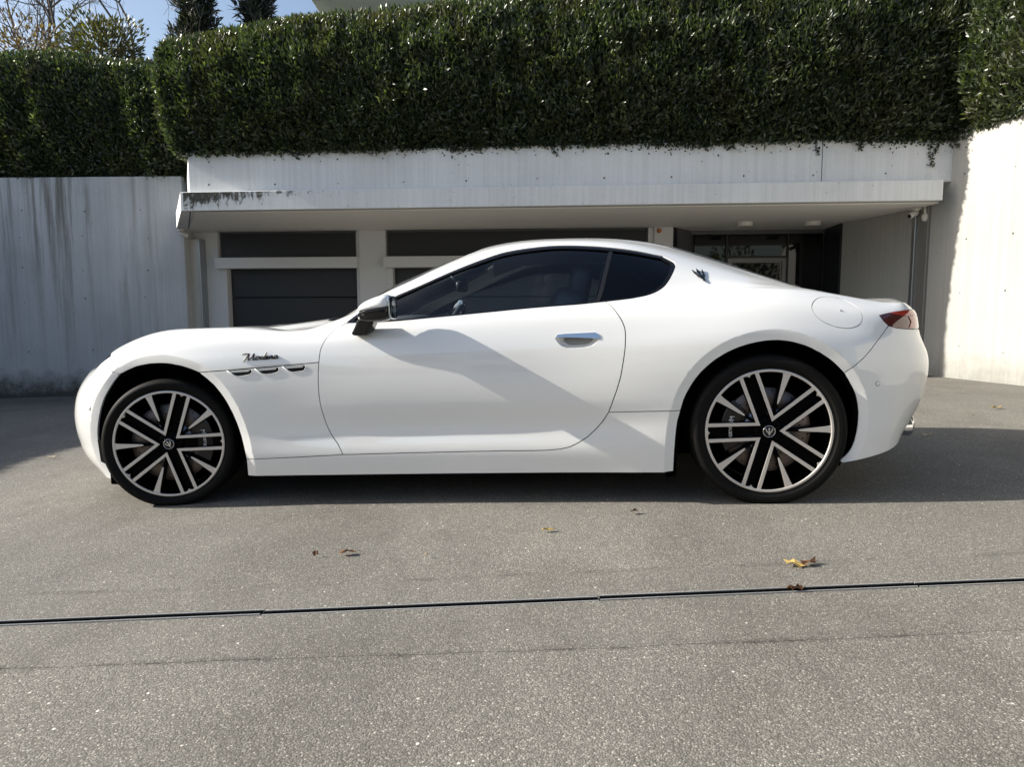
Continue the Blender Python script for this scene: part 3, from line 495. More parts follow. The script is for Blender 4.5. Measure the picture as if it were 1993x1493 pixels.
def ring_of(h, g): return offset_poly(densify([(t, min(v, VM)) for t, v in h]), g)
ws_c = [(t, min(v, VM)) for t, v in ws_h]; rw_c = [(t, min(v, VM)) for t, v in rw_h]
surf_obj('windshield', car, M['glass'], ws_c, gap=.001, off=-.006, flange=0, grid=.03)
surf_obj('rear_window', car, M['privacy'], rw_c, gap=.001, off=-.003, flange=0, grid=.03)
wr = surf_obj('windshield_trim', car, M['gloss_black'], ws_c, [np.vstack([ring_of(ws_h, .02)])], gap=.0008, off=-.003, flange=.01, grid=.03)
surf_obj('rear_window_trim', car, M['gloss_black'], rw_c, [ring_of(rw_h, .022)], gap=.0008, off=.004, flange=.012, grid=.03)
# black sheets added behind the panel gaps to keep light out
for nm, o_, hs in (('hood_backing', hood_o, ()), ('nose_backing', bump_o, (grille_o,)), ('tail_backing', rear_o, ()), ('door_backing', door_o, ()), ('fender_backing', fender_o, ()), ('sill_backing', sill_o, ())):
    for sd in (('both',) if nm in ('hood_backing', 'nose_backing', 'tail_backing') else ('near', 'far')):
        surf_obj(nm, car, M['liner'], o_, hs, side=sd, gap=-.008, off=-.021 if nm != 'door_backing' else -.05, flange=0, grid=.045)
# taillight red upper band + light bar
for sd in ('near', 'far'):
    tl = [o for o in car.children if o.name.startswith('taillight')][0 if sd == 'near' else 1]
    band = C('TLt')[2:] + [(5.3, .735), (5.7, .733), (5.7, .700), (5.3, .697), (5.08, .695), (5.02, .693)]
    surf_obj('lens_band', tl, M['tail_red'], band, side=sd, gap=.002, off=.0015, flange=.002, grid=.015)
    rear = [(5.06, .694), (5.7, .699), (5.7, .66), (5.2, .642), (5.05, .642), (5.075, .668)]
    surf_obj('lens_corner', tl, mat('tail_lens_pale', (.50, .13, .10), .1, 0, **{'Coat Weight': 1.0}) if sd == 'near' else M['tail_red'], rear, side=sd, gap=.001, off=.0012, flange=.002, grid=.015)
# grille
gr = surf_obj('grille', car, M['liner'], grille_o, gap=-.004, off=-.05, flange=0)
for k in range(-5, 6):
    y = k * .068; zt = .60 - abs(y) * .25; zb = .24 + abs(y) * .12
    link('grille_bar', tube_me('grille_bar', [(-.90 + abs(y) * .17, y, zb), (-.915 + abs(y) * .17, y, (zb + zt) / 2), (-.885 + abs(y) * .17, y, zt)], .006, 6), M['dark_chrome'], gr)
# vents: dark cup with a bright blade along the upper edge
for sd in ('near', 'far'):
    sy = 1 if sd == 'near' else -1
    fen = [o for o in car.children if o.name.startswith('lower_fender')][0 if sd == 'near' else 1]
    for vp in vents:
        cup = surf_obj('side_vent', car, M['gloss_black'], vp, side=sd, gap=-.004, off=-.016, flange=0, grid=.01)
        top = [vp[0], vp[1], (vp[1][0] - .004, vp[1][1] - .013), (vp[0][0] + .018, vp[0][1] - .013)]
        surf_obj('vent_blade', cup, M['chrome'] if False else P_, top, side=sd, gap=.001, off=-.006, flange=.008, grid=.01)
        me_pts = [spt(*p, off=.001) for p in vp[2:] + vp[:1]]
        me_pts = [Vector((p.x, p.y * sy, p.z)) for p in me_pts]
        link('vent_rim', tube_me('vent_rim', me_pts, .0016, 6), P_, cup)
# door handles: recessed bowl, chrome bar along the top
for sd in ('near', 'far'):
    sy = 1 if sd == 'near' else -1; dr = sides[sd]
    H = np.array(hnd_o); cen = H.mean(0)
    rim = surf_obj('handle', car, M['chrome'], [tuple(p) for p in H[0:7]] + [(H[7][0], H[7][1] + .000), (H[6][0] - .006, H[6][1] - .012), (cen[0], H[4][1] - .0165), (H[1][0] + .004, H[1][1] - .012)], side=sd, gap=.0006, off=.004, flange=.012, grid=.008)
    bp = densify(hnd_o, .006)
    n0 = snorm(bp)
    rings = []
    for sc_, of in ((1.0, -.0005), (.97, -.004), (.90, -.012), (.80, -.024), (.66, -.030), (.3, -.031)):
        q = cen + (bp - cen) * sc_; rings.append(spos(q) + snorm(q) * of)
    V = np.vstack(rings) * [1, sy, 1]; n = len(bp); F = []
    for r in range(len(rings) - 1):
        for i in range(n):
            f = (r * n + i, r * n + (i + 1) % n, (r + 1) * n + (i + 1) % n, (r + 1) * n + i); F.append(f)
    F.append(tuple((len(rings) - 1) * n + i for i in range(n)))
    bmx = bmesh.new(); bv = [bmx.verts.new(tuple(v)) for v in V]
    for f in F: bmx.faces.new([bv[i] for i in f])
    bmesh.ops.recalc_face_normals(bmx, faces=bmx.faces[:])
    link('handle_bowl', bm_mesh('handle_bowl', bmx, True), P_, rim)
    slot = [tuple(cen + (np.array(p) - cen) * [.66, .50] + [.0, .001]) for p in hnd_o]
    surf_obj('bowl_shade', rim, mat('bowl_shade_grey', (.24, .24, .23), .5), slot, side=sd, gap=0, off=-.026, flange=.004, grid=.01)  # grey patch colours in the shade inside the handle bowl
# fuel flap pin, parking sensors
def disc_on(name, t, v, r, m, parent, off=.001, sy=1, ring=None):
    p = spt(t, v, off); n = Vector(snorm(np.array([[t, v]]))[0])
    me = lathe_me(name, [(0, .002), (r * .8, .002), (r, 0), (r, -.004)], 20, axis='z')
    o = link(name, me, m, parent); q = n.to_track_quat('Z', 'Y')
    if sy < 0: p = Vector((p.x, -p.y, p.z)); n = Vector((n.x, -n.y, n.z)); q = n.to_track_quat('Z', 'Y')
    o.rotation_mode = 'QUATERNION'; o.rotation_quaternion = q; o.location = p; return o
M['sensor_grey'] = mat('sensor_grey', (.30, .31, .32), .4)
for sy in (1, -1):
    a_ = disc_on('parking_sensor', .988, .384, .0125, M['sensor_grey'], fbump, -.0005, sy); disc_on('sensor_face', .988, .384, .0095, P_, fbump, .0005, sy)
    disc_on('parking_sensor', 4.856, .352, .0125, M['sensor_grey'], rbump, -.0005, sy); disc_on('sensor_face', 4.856, .352, .0100, P_, rbump, .0005, sy)
    disc_on('flap_pin', 4.70, .70, .004, M['sensor_grey'], shell, .001, sy)
# wheel houses and floor
for sd in (-1, 1):
    for arch in ARCHES:
        A = densify(arch, .02)[:-1]; A = np.array([p for p in A if True]); A = np.array(arch)
        p = spos(A); pin = p.copy(); pin[:, 1] = -.52; p2 = p.copy(); p2[:, 1] += .010
        V = np.vstack([p2, pin]); n = len(A); F = [(i, i + 1, n + i + 1, n + i) for i in range(n - 1)]; F.append(tuple(range(n, 2 * n)))
        V = V * [1, -sd, 1] if sd == 1 else V
        link('wheel_house', pymesh('wheel_house', V, F), M['liner'], car)
box('floor_pan', (.42, -.86, .145), (2.48, .86, .20), M['liner'], car)
box('floor_pan', (-.55, -.50, .15), (3.55, .50, .21), M['liner'], car)
# front splitter, aero vane beside the wheel
link('air_deflector', prism_me('air_deflector', [(-.36, .105), (-.30, .10), (-.27, .15), (-.36, .165)], .62, .885, to3=lambda a, b, c: (a, -c, b)), M['liner'], car)
link('aero_vane', prism_me('aero_vane', [(-.385, .23), (-.365, .22), (-.372, .34), (-.392, .345)], .80, .915, .002, to3=lambda a, b, c: (a, -c, b)), M['gloss_black'], car)
# exhaust tips
for sy in (-1, 1):
    for y in (.50, .61):
        e_ = link('exhaust_tip', lathe_me('exhaust_tip', [(.036, -.12), (.038, 0), (.041, .010), (.044, .005), (.045, -.12)], 28, axis='z'), M['chrome'], car)
        e_.rotation_euler = (0, math.pi / 2, 0); e_.location = (3.672 if y > .55 else 3.725, sy * y, .292)
# ---------------------------------------------------------------- mirrors
def superbox(name, c, h, e=.35, n=24, m=14, taper=None):
    V = []; F = []; sgn = lambda x, p: math.copysign(abs(x) ** p, x)
    for j in range(m + 1):
        ph = -math.pi / 2 + math.pi * j / m
        for i in range(n):
            th = 2 * math.pi * i / n
            p = [h[0] * sgn(math.cos(ph), e) * sgn(math.cos(th), e), h[1] * sgn(math.cos(ph), e) * sgn(math.sin(th), e), h[2] * sgn(math.sin(ph), e)]
            if taper: p = taper(p)
            V.append([c[k] + p[k] for k in range(3)])
    for j in range(m):
        for i in range(n): F.append((j * n + i, j * n + (i + 1) % n, (j + 1) * n + (i + 1) % n, (j + 1) * n + i))
    return pymesh(name, V, F, True)
M['mirror_glass'] = mat('mirror_glass', (.35, .38, .42), .03, 1.0)
for sy in (1, -1):
    def tp(p):   # nose of the housing tapers forward and droops
        k = (p[0] + .085) / .17; k = max(0, min(1, k)); s = .42 + .58 * k ** .55
        return [p[0], p[1] * s, p[2] * s - (1 - k) * .026]
    V_low = superbox('mirror_base', (1.125, -.972 * sy, .952), (.087, .080, .050), .6, taper=tp)
    mr = link('door_mirror', V_low, M['gloss_black'], car)
    def tp2(p):
        q = tp(p); k = (p[0] + .085) / .17
        if q[2] < -.012 + (k - .5) * .02: q[2] = -.012 + (k - .5) * .02
        return q
    link('mirror_cap', superbox('mirror_cap', (1.125, -.972 * sy, .972), (.0885, .083, .064), .62, n=36, m=24, taper=tp2), P_, mr)
    link('mirror_face', superbox('mirror_face', (1.2065, -.972 * sy, .962), (.006, .070, .056), .5), M['mirror_glass'], mr)
    link('mirror_strip', prism_me('mirror_strip', [(1.08, .936), (1.20, .958), (1.205, .968), (1.10, .955), (1.065, .94)], 1.0, 1.048, .003, to3=lambda a, b, c: (a, -c * sy, b)), M['dark_chrome'], mr)
    foot = prism_me('mirror_foot', [(1.035, .925), (1.00, .868), (.985, .845), (.992, .836), (1.02, .831), (1.055, .832), (1.075, .846), (1.10, .892), (1.112, .925)], .86, .935, .010, to3=lambda a, b, c: (a, -c * sy + (b - .83) * -.25 * sy, b))
    link('mirror_foot', foot, M['gloss_black'], mr)
    link('foot_panel', prism_me('foot_panel', [(1.036, .908), (1.004, .858), (1.004, .846), (1.05, .842), (1.064, .855), (1.086, .898), (1.078, .910)], .932, .9372, .0015, to3=lambda a, b, c: (a, -c * sy + (b - .83) * -.25 * sy, b)), M['satin_black'], mr)
# ---------------------------------------------------------------- wheels
def rot2(p, a): c, s = math.cos(a), math.sin(a); return (p[0] * c - p[1] * s, p[0] * s + p[1] * c)
T3 = lambda a, b, c: (a, -c, b)
def join_me(name, mes):
    bm = bmesh.new()
    for me in mes: bm.from_mesh(me)
    return bm_mesh(name, bm)
def make_wheel(R, Rt, Wt, hub, b0, cal_ang, parent):
    rim = link('wheel', lathe_me('rim_barrel', [(R * .968, -.001), (R * .957, .004), (R * .945, .016), (R * .925, .028), (R * .90, .07), (R * .885, .13), (R * .90, Wt - .06), (R * .97, Wt - .03)], 96), M['wheel_black'], parent)
    mach = []; black = []; r0 = math.radians(b0)
    for k in range(5):
        be = r0 + k * 2 * math.pi / 5; tau = be + math.pi / 5
        T_ = np.array([.205 * R, 0]); E = np.array([.965 * R * math.cos(math.radians(28.4)), .965 * R * math.sin(math.radians(28.4))])
        d = E - T_; d /= np.linalg.norm(d); half = math.atan2(d[1], d[0]); nrm = np.array([-d[1], d[0]])
        def vpoly(th0, th1):
            up_o = E + nrm * th1; up_i = E - nrm * th1; to = T_ - [th0 / math.sin(half), 0]; ti = T_ + [th0 / math.sin(half), 0]
            return [tuple(to), (up_o[0], -up_o[1]), (up_i[0], -up_i[1]), tuple(ti), tuple(up_i), tuple(up_o)]
        vp = [rot2(p, be) for p in vpoly(.025 * R, .031 * R)]; mach.append(prism_me('m', vp, -.003, 0, .0008, T3))
        vb = [rot2(p, be) for p in vpoly(.028 * R, .035 * R)]; black.append(prism_me('b', vb, -.034, -.0024, .002, T3))
        bl = [(.97 * R, -.066 * R), (.90 * R, -.050 * R), (.72 * R, -.035 * R), (.56 * R, -.024 * R), (.47 * R, -.013 * R), (.452 * R, 0), (.47 * R, .013 * R), (.56 * R, .024 * R), (.72 * R, .035 * R), (.90 * R, .050 * R), (.97 * R, .066 * R)]
        mach.append(prism_me('m', [rot2(p, be) for p in bl], -.004, -.0006, .0008, T3))
        bb = [(.97 * R, -.085 * R), (.5 * R, -.030 * R), (.15 * R, -.018 * R), (.15 * R, .018 * R), (.5 * R, .030 * R), (.97 * R, .085 * R)]
        black.append(prism_me('b', [rot2(p, be) for p in bb], -.040, -.0036, .003, lambda a, b, c: (a, -c + max(0, .5 * R - math.hypot(a, b)) * .16, b)))
        ch = [(.10 * R, -.07 * R), (.97 * R, -.118 * R), (.97 * R, .118 * R), (.10 * R, .07 * R)]
        black.append(prism_me('b', [rot2(p, tau) for p in ch], -.046, -.026, 0, T3))
        nt = [(.965 * R, -.055 * R), (.945 * R, -.04 * R), (.95 * R, -.03 * R), (.918 * R, 0), (.95 * R, .03 * R), (.945 * R, .04 * R), (.965 * R, .055 * R)]
        mach.append(prism_me('m', [rot2(p, tau) for p in nt], -.012, -.002, .0008, T3))
        lug = lathe_me('b', [(0, -.006), (.030 * R, -.006), (.036 * R, 0), (.036 * R, .01)], 12)
        for v in lug.vertices: q = rot2((.15 * R, 0), tau); v.co.x += q[0]; v.co.z += q[1]; v.co.y += .014
        black.append(lug)
    mach.append(lathe_me('m', [(R * .955, .004), (R * .958, -.002), (R * .962, -.0028), (R * .994, -.0028), (R, -.001), (R, .006)], 120))
    black.append(lathe_me('b', [(0, .010), (.20 * R, .012), (.24 * R, .022), (.24 * R, .05)], 40))
    link('machined_face', join_me('machined_face', mach), M['machined'], rim)
    sp = link('spoke', join_me('spoke', black), M['wheel_black'], rim)
    cap = link('centre_cap', lathe_me('centre_cap', [(0, -.004), (.085 * R, -.004), (.098 * R, .0), (.10 * R, .012)], 36), M['gloss_black'], rim)
    link('cap_ring', lathe_me('cap_ring', [(.088 * R, -.004), (.090 * R, -.0056), (.096 * R, -.0050), (.098 * R, -.001)], 36), M['chrome'], rim)
    tri = trident_me('cap_emblem', .066 * R); e_ = link('cap_emblem', tri, M['chrome'], rim); e_.location = (0, -.0045, 0); e_.rotation_euler = (0, math.radians(-b0 * .8), 0)
    prof = [(R * .985, .010), (R * 1.0, .001), (R * 1.015, -.003), (R * 1.035, -.001), (R * 1.05, -.008), (R * 1.085, -.0125), (R * 1.09, -.0118), (R * 1.095, -.0128), (R + (Rt - R) * .62, -.011), (R + (Rt - R) * .80, -.006), (Rt * .985, .004), (Rt * .995, .014), (Rt, .03)]
    for g in (.25, .42, .58, .75): prof += [(Rt, Wt * g - .006), (Rt - .007, Wt * g - .005), (Rt - .007, Wt * g + .005), (Rt, Wt * g + .006)]
    prof += [(Rt, Wt - .03), (Rt * .985, Wt - .004), (R * 1.09, Wt + .01), (R * .97, Wt - .01)]
    ty = lathe_me('tyre', prof, 128)
    for v in ty.vertices:
        if v.co.z < -hub: v.co.z = -hub
    link('tyre', ty, M['rubber'], rim)
    br = link('brake_disc', lathe_me('brake_disc', [(.105, .050), (.112, .046), (.196, .046), (.198, .050), (.198, .074), (.11, .074)], 72), M['disc'], rim)
    link('disc_hat', lathe_me('disc_hat', [(.03, .036), (.098, .036), (.106, .040), (.110, .052)], 48), M['disc_hat'], rim)
    dh = []
    for i in range(48):
        a = 2 * math.pi * i / 48; rr = (.128, .148, .168, .184)[i % 4]
        h_ = lathe_me('h', [(0, -.0004), (.0034, -.0004), (.0036, .001)], 8)
        for v in h_.vertices: v.co.x += rr * math.cos(a); v.co.z += rr * math.sin(a); v.co.y += .0458
        dh.append(h_)
    link('drill_holes', join_me('drill_holes', dh), M['liner'], rim)['kind'] = 'stuff'
    ca = math.radians(cal_ang); pol = []
    for a in np.linspace(-.62, .62, 15): pol.append((.212 * math.cos(a), .212 * math.sin(a)))
    for a in np.linspace(.62, -.62, 15): pol.append((.128 * math.cos(a), .128 * math.sin(a)))
    cp = link('caliper', prism_me('caliper', [rot2(p, ca) for p in pol], -.10, -.026, .006, T3), M['gloss_black'], rim)
    fc = bpy.data.curves.new('caliper_lettering', 'FONT'); fc.body = 'Maserati'; fc.size = .030; fc.shear = .35; fc.align_x = 'CENTER'; fc.align_y = 'CENTER'; fc.extrude = .0006
    fo = bpy.data.objects.new('caliper_lettering', fc); col.objects.link(fo); dg = bpy.context.evaluated_depsgraph_get(); fm = bpy.data.meshes.new_from_object(fo.evaluated_get(dg)); bpy.data.objects.remove(fo)
    fo = link('caliper_lettering', fm, M['white_mark'], cp)
    for v in fm.vertices:
        x, y, z = v.co; ang = ca - (x / .170 if abs(cal_ang) < 90 else -x / .170); r = .170 + (y if abs(cal_ang) < 90 else -y * -1)
        v.co = (r * math.cos(ang), .0245 - z, r * math.sin(ang))
    link('wheel_back', lathe_me('wheel_back', [(0, .16), (R * .88, .16)], 48), M['liner'], rim)
    return rim
def trident_me(name, s, th=.0012):
    # emblem in x-z, prongs up, facing -y
    polys = [[(-.10, -.30), (.10, -.30), (.12, .55), (.30, .42), (0, 1.0), (-.30, .42), (-.12, .55)],
             [(-.62, -.20), (-.10, -.34), (-.10, -.12), (-.40, -.02), (-.62, .40), (-.50, .36), (-.86, .86), (-.84, .30), (-.76, .34)],
             [(.62, -.20), (.10, -.34), (.10, -.12), (.40, -.02), (.62, .40), (.50, .36), (.86, .86), (.84, .30), (.76, .34)],
             [(-.34, -.36), (.34, -.36), (.30, -.50), (-.30, -.50)], [(-.13, -.50), (.13, -.50), (.22, -.80), (-.22, -.80)], [(-.12, -.80), (.12, -.80), (0, -1.0)]]
    mes = []
    for k, p in enumerate(polys): mes.append(prism_me('t', [(a * s, b * s) for a, b in p], 0, th + k * .00012, .0, T3))
    return join_me(name, mes)
WH = []
for sy in (1, -1):
    f_ = make_wheel(.271, .330, .265, .318, 36, 5, car); f_.location = (0, -.922 * sy, .318); f_.rotation_euler = (0, 0, math.radians(12.5) if sy == 1 else math.pi + math.radians(12.5))
    r_ = make_wheel(.286, .351, .295, .338, 1, 172, car); r_.location = (2.929, -.945 * sy, .338); r_.rotation_euler = (0, 0, 0 if sy == 1 else math.pi)
# ---------------------------------------------------------------- badges
def on_surface(name, me, t, v, m, parent, rot=0.0, off=.001, sy=1):
    n = snorm(np.array([[t, v]]))[0]; p = spt(t, v, off); px = spos(np.array([[t + .01, v]]))[0] - spos(np.array([[t - .01, v]]))[0]
    ex = Vector(px).normalized(); ez = Vector(n).normalized(); ey = ez.cross(ex).normalized(); ex = ey.cross(ez)
    mt = Matrix((ex, ey, ez)).transposed().to_4x4(); mt.translation = p
    # source meshes lie in x-z facing -y
    o = link(name, me, m, parent); o.matrix_local = mt @ Matrix.Rotation(rot, 4, 'Z') @ Matrix.Rotation(math.radians(-90), 4, 'X') if sy == 1 else mt
    return o
tb = trident_me('trident_badge', .040, .005)
for v in tb.vertices: v.co.x *= .74; v.co.z *= 1.45
on_surface('trident_badge', tb, 4.106, .992, M['dark_chrome'], shell, math.radians(16), .002)
def strokes_me(name, paths, rad, flat=.5):
    mes = []
    for p in paths:
        q = []
        P0 = np.array(p, float); e = np.vstack([2 * P0[0] - P0[1], P0, 2 * P0[-1] - P0[-2]])
        for i in range(1, len(e) - 2):
            for u in np.linspace(0, 1, 6)[:-1]:
                q.append(.5 * ((2 * e[i]) + (-e[i - 1] + e[i + 1]) * u + (2 * e[i - 1] - 5 * e[i] + 4 * e[i + 1] - e[i + 2]) * u * u + (-e[i - 1] + 3 * e[i] - 3 * e[i + 1] + e[i + 2]) * u ** 3))
        q.append(P0[-1]); mes.append(tube_me('s', [(a, 0, b) for a, b in q], rad, 6))
    return join_me(name, mes)
sx = lambda pts: [((a + b * .38) * .0142, b * .0135) for a, b in pts]
ltr = [sx([(-8.6, 2.15), (-7.2, 2.25), (-5.9, 2.2)]),
       sx([(-7.2, -.45), (-6.7, .8), (-6.2, 2.1), (-5.9, 1.2), (-5.6, .0), (-5.0, 1.0), (-4.3, 2.2), (-4.1, 1.0), (-4.0, .1), (-3.5, .0), (-3.1, .4)]),
       sx([(-2.3, 1.1), (-3.0, .9), (-3.1, .2), (-2.6, .0), (-2.0, .4), (-2.1, 1.0), (-1.8, .9)]),
       sx([(-.6, .9), (-1.3, 1.0), (-1.5, .3), (-1.0, .0), (-.5, .5), (.15, 2.4), (-.4, .6), (-.2, .0), (.2, .2)]),
       sx([(.2, .4), (.9, .7), (.7, 1.1), (.3, .8), (.4, .1), (1.0, .0), (1.5, .4)]),
       sx([(1.6, 1.0), (1.7, .0), (2.2, .9), (2.6, 1.0), (2.7, .1), (3.1, .1)]),
       sx([(4.3, 1.0), (3.5, 1.0), (3.3, .3), (3.8, .0), (4.3, .5), (4.5, 1.0), (4.4, .2), (4.9, .1)])]
on_surface('model_script', strokes_me('model_script', ltr, .0033), 1.979, .592, M['gloss_black'], hood, math.radians(3.0), .004)
# ---------------------------------------------------------------- cabin
def seat(x, y, name='seat', s=1.0):
    c = link(name, superbox('seat_cushion', (x, y, .46), (.27, .25, .12), .45), M['leather'], car)
    link('seat_back', superbox('seat_back', (0, 0, 0), (.11, .25, .33), .45), M['leather'], c)
    b_ = c.children[0]; b_.location = (x + .32, y, .72); b_.rotation_euler = (0, math.radians(20), 0)
    h_ = link('head_rest', superbox('head_rest', (0, 0, 0), (.06, .13, .09), .5), M['leather'], c); h_.location = (x + .46, y, 1.06); h_.rotation_euler = (0, math.radians(14), 0)
seat(1.62, -.37); seat(1.62, .37)
for y in (-.33, .33):
    r_ = link('rear_seat', superbox('rear_seat', (2.62, y, .66), (.16, .26, .26), .45), M['leather'], car)
link('dashboard', superbox('dashboard', (1.02, 0, .76), (.22, .74, .12), .4), M['leather'], car)
link('instrument_hood', superbox('instrument_hood', (1.15, -.37, .875), (.10, .17, .05), .6), M['leather'], car)
sw_pts = [(0, .175 * math.cos(a), .175 * math.sin(a)) for a in np.linspace(0, 2 * math.pi, 41)]
sw = link('steering_wheel', tube_me('steering_wheel', sw_pts, .016, 8, False), mat('wheel_leather', (.05, .05, .052), .4), car); sw.location = (1.36, -.37, .80); sw.rotation_euler = (0, math.radians(24), 0)
link('wheel_hub', superbox('wheel_hub', (0, 0, 0), (.03, .10, .06), .6), M['leather'], sw)
rv = link('rear_view_mirror', superbox('rear_view_mirror', (1.37, 0, 1.085), (.022, .115, .032), .45), M['satin_black'], car)
link('mirror_stalk', tube_me('mirror_stalk', [(1.36, 0, 1.10), (1.30, 0, 1.155)], .010, 8), M['satin_black'], rv)
surf_obj('headliner', car, M['headliner'], [(2.92, 1.20), (3.9, 1.22), (3.8, VM), (2.99, VM)], gap=0, off=-.035, flange=0, grid=.05)
box('parcel_shelf', (2.78, -.55, .88), (3.35, .55, .90), M['leather'], car)
box('cabin_floor', (.75, -.80, .24), (2.75, .80, .26), M['liner'], car)
box('bulkhead', (.68, -.72, .24), (.76, .72, .84), M['liner'], car)
for sy in (-1, 1):
    box('door_card', (.95, sy * .80 - .015, .3), (2.3, sy * .80 + .015, .86), M['leather'], car, .01)
# ------------------------------------------------------------------ ground
def smooth(a, b, x): t = np.clip((x - a) / (b - a), 0, 1); return t * t * (3 - 2 * t)
def gz(x, y):
    xh = (x - CAR_X) * math.cos(CAR_YAW) + (y - CAR_Y) * math.sin(CAR_YAW)
    return math.tan(SLOPE) * xh - .14 * smooth(7.2, 10.2, y) * smooth(-3.0, -5.5, x)
def asphalt_mat(name, tone=1.0, patch=False):
    m = mat(name, (.15, .145, .135), .92); N = NT(m); o = N.coord()
    st = N.voro(o, 215 if not patch else 235, out='Color'); stg = N.sep(st)[0]
    stones = N.ramp(stg, [(0, (.10, .097, .090)), (.35, (.15, .144, .132)), (.75, (.20, .192, .176)), (.95, (.28, .268, .245)), (1.0, (.46, .445, .41))])
    d = N.voro(o, 215 if not patch else 235); grout = N.ramp(d, [(.32, BLK), (.62, WHT)])
    c = N.mix(N.math('MULTIPLY', grout, .62), stones, (.085, .080, .072))
    fine = N.noise(o, 260, 3, .7); c = N.mix(.35, c, N.ramp(fine, [(.3, (.45, .45, .45)), (.72, WHT)]), 'MULTIPLY')
    big = N.noise(o, .55, 4, .6); c = N.mix(.55, c, N.ramp(big, [(.32, (.70, .70, .70)), (.68, (1.12, 1.10, 1.06))]), 'MULTIPLY')
    mid = N.noise(o, 5, 5, .65); c = N.mix(.35, c, N.ramp(mid, [(.3, (.72, .72, .72)), (.7, (1.1, 1.1, 1.1))]), 'MULTIPLY')
    chips = N.ramp(N.voro(N.coord((1, 1, 1), loc=(3.1, 7.7, 0)), 26), [(.07, WHT), (.12, BLK)])
    c = N.mix(N.math('MULTIPLY', chips, N.ramp(N.noise(o, 9, 2), [(.56, BLK), (.62, WHT)])), c, (.60, .57, .52))
    spots = N.noise(N.coord((1, .6, 1), loc=(9, 4, 0)), .9, 6, .7); c = N.mix(.5, c, N.ramp(spots, [(.40, (.66, .65, .63)), (.52, WHT)]), 'MULTIPLY')
    c = N.mix(1.0, c, tone, 'MULTIPLY')
    N.color(c)
    h = N.math('ADD', N.math('MULTIPLY', N.math('SUBTRACT', 1.0, d), .9), N.math('MULTIPLY', fine, .5)); N.bump(h, .5 if not patch else .4, .0035)
    return m
M['asphalt'] = asphalt_mat('asphalt', (1.40, 1.39, 1.35)); M['asphalt_patch'] = asphalt_mat('asphalt_patch', (1.34, 1.33, 1.29), True)
xs = np.concatenate([np.linspace(-70, -12, 24), np.linspace(-11.5, 7, 75), np.linspace(8, 70, 24)]); ys = np.concatenate([np.linspace(-60, -3, 24), np.linspace(-2.5, 13, 63), np.linspace(14, 80, 20)])
GX, GY = np.meshgrid(xs, ys, indexing='ij'); GZ = np.array([[gz(a, b) for a, b in zip(r, s)] for r, s in zip(GX, GY)])
far = np.hypot(GX, GY); GZ = np.where(far > 20, GZ * 20 / far, GZ)
V = np.stack([GX, GY, GZ], -1).reshape(-1, 3); nx, ny = len(xs), len(ys); F = [(i * ny + j, (i + 1) * ny + j, (i + 1) * ny + j + 1, i * ny + j + 1) for i in range(nx - 1) for j in range(ny - 1)]
ground = tag(link('ground', tris_mesh('ground', V, F, True), M['asphalt']), kind='structure')
dl = lambda x: 2.168 + .0222 * x                         # line of the slot drain
V = []; F = []
pxs = np.linspace(-4.5, 4.5, 91); e1 = np.cumsum(rng.normal(0, .004, 91)); e2 = np.cumsum(rng.normal(0, .004, 91)); e1 -= np.linspace(e1[0], e1[-1], 91); e2 -= np.linspace(e2[0], e2[-1], 91)
for k, x in enumerate(pxs):
    ya, yb = dl(x) - .285 + e1[k] - .03 * math.sin(x), dl(x) + .235 + e2[k]
    for yy, hh in ((ya, .0008), (ya + .05, .004), (dl(x) - .02, .004), (dl(x) + .02, .004), (yb - .05, .004), (yb, .0008)): V.append((x, yy, gz(x, yy) + hh))
for k in range(90):
    for q in (0, 1, 3, 4): a = 6 * k + q; F.append((a, a + 6, a + 7, a + 1))
strip = tag(link('asphalt_strip', pymesh('asphalt_strip', V, F), M['asphalt_patch']), kind='structure')
# broken seams along both edges of the strip
def seam_mat():
    m = mat('asphalt_seam', (.035, .034, .032), .95); N = NT(m); t = m.node_tree
    k = N.math('MULTIPLY', N.ramp(N.noise(N.coord((1, 1, 1)), 2.2, 5, .7), [(.44, BLK), (.56, (.38, .38, .38))]), N.ramp(N.noise(N.coord((1, 1, 1)), 55, 3, .7), [(.38, BLK), (.55, WHT)]))
    tr = N.n('BsdfTransparent'); mx = N.n('MixShader'); N.l(k, mx.inputs[0]); N.l(tr.outputs[0], mx.inputs[1]); N.l(N.b.outputs[0], mx.inputs[2]); N.l(mx.outputs[0], t.nodes['Material Output'].inputs[0]); return m
M['seam'] = seam_mat()
for side_, ee in ((-.285, e1), (.235, e2)):
    V = []; F = []
    for k, x in enumerate(pxs):
        yc = dl(x) + side_ + ee[k] - (.03 * math.sin(x) if side_ < 0 else 0)
        for w in (-.010, .006): V.append((x, yc + w + rng.normal(0, .002), gz(x, yc) + .0062))
    for k in range(90): F.append((2 * k, 2 * k + 2, 2 * k + 3, 2 * k + 1))
    tag(link('asphalt_seam', pymesh('asphalt_seam', V, F), M['seam']), kind='structure')
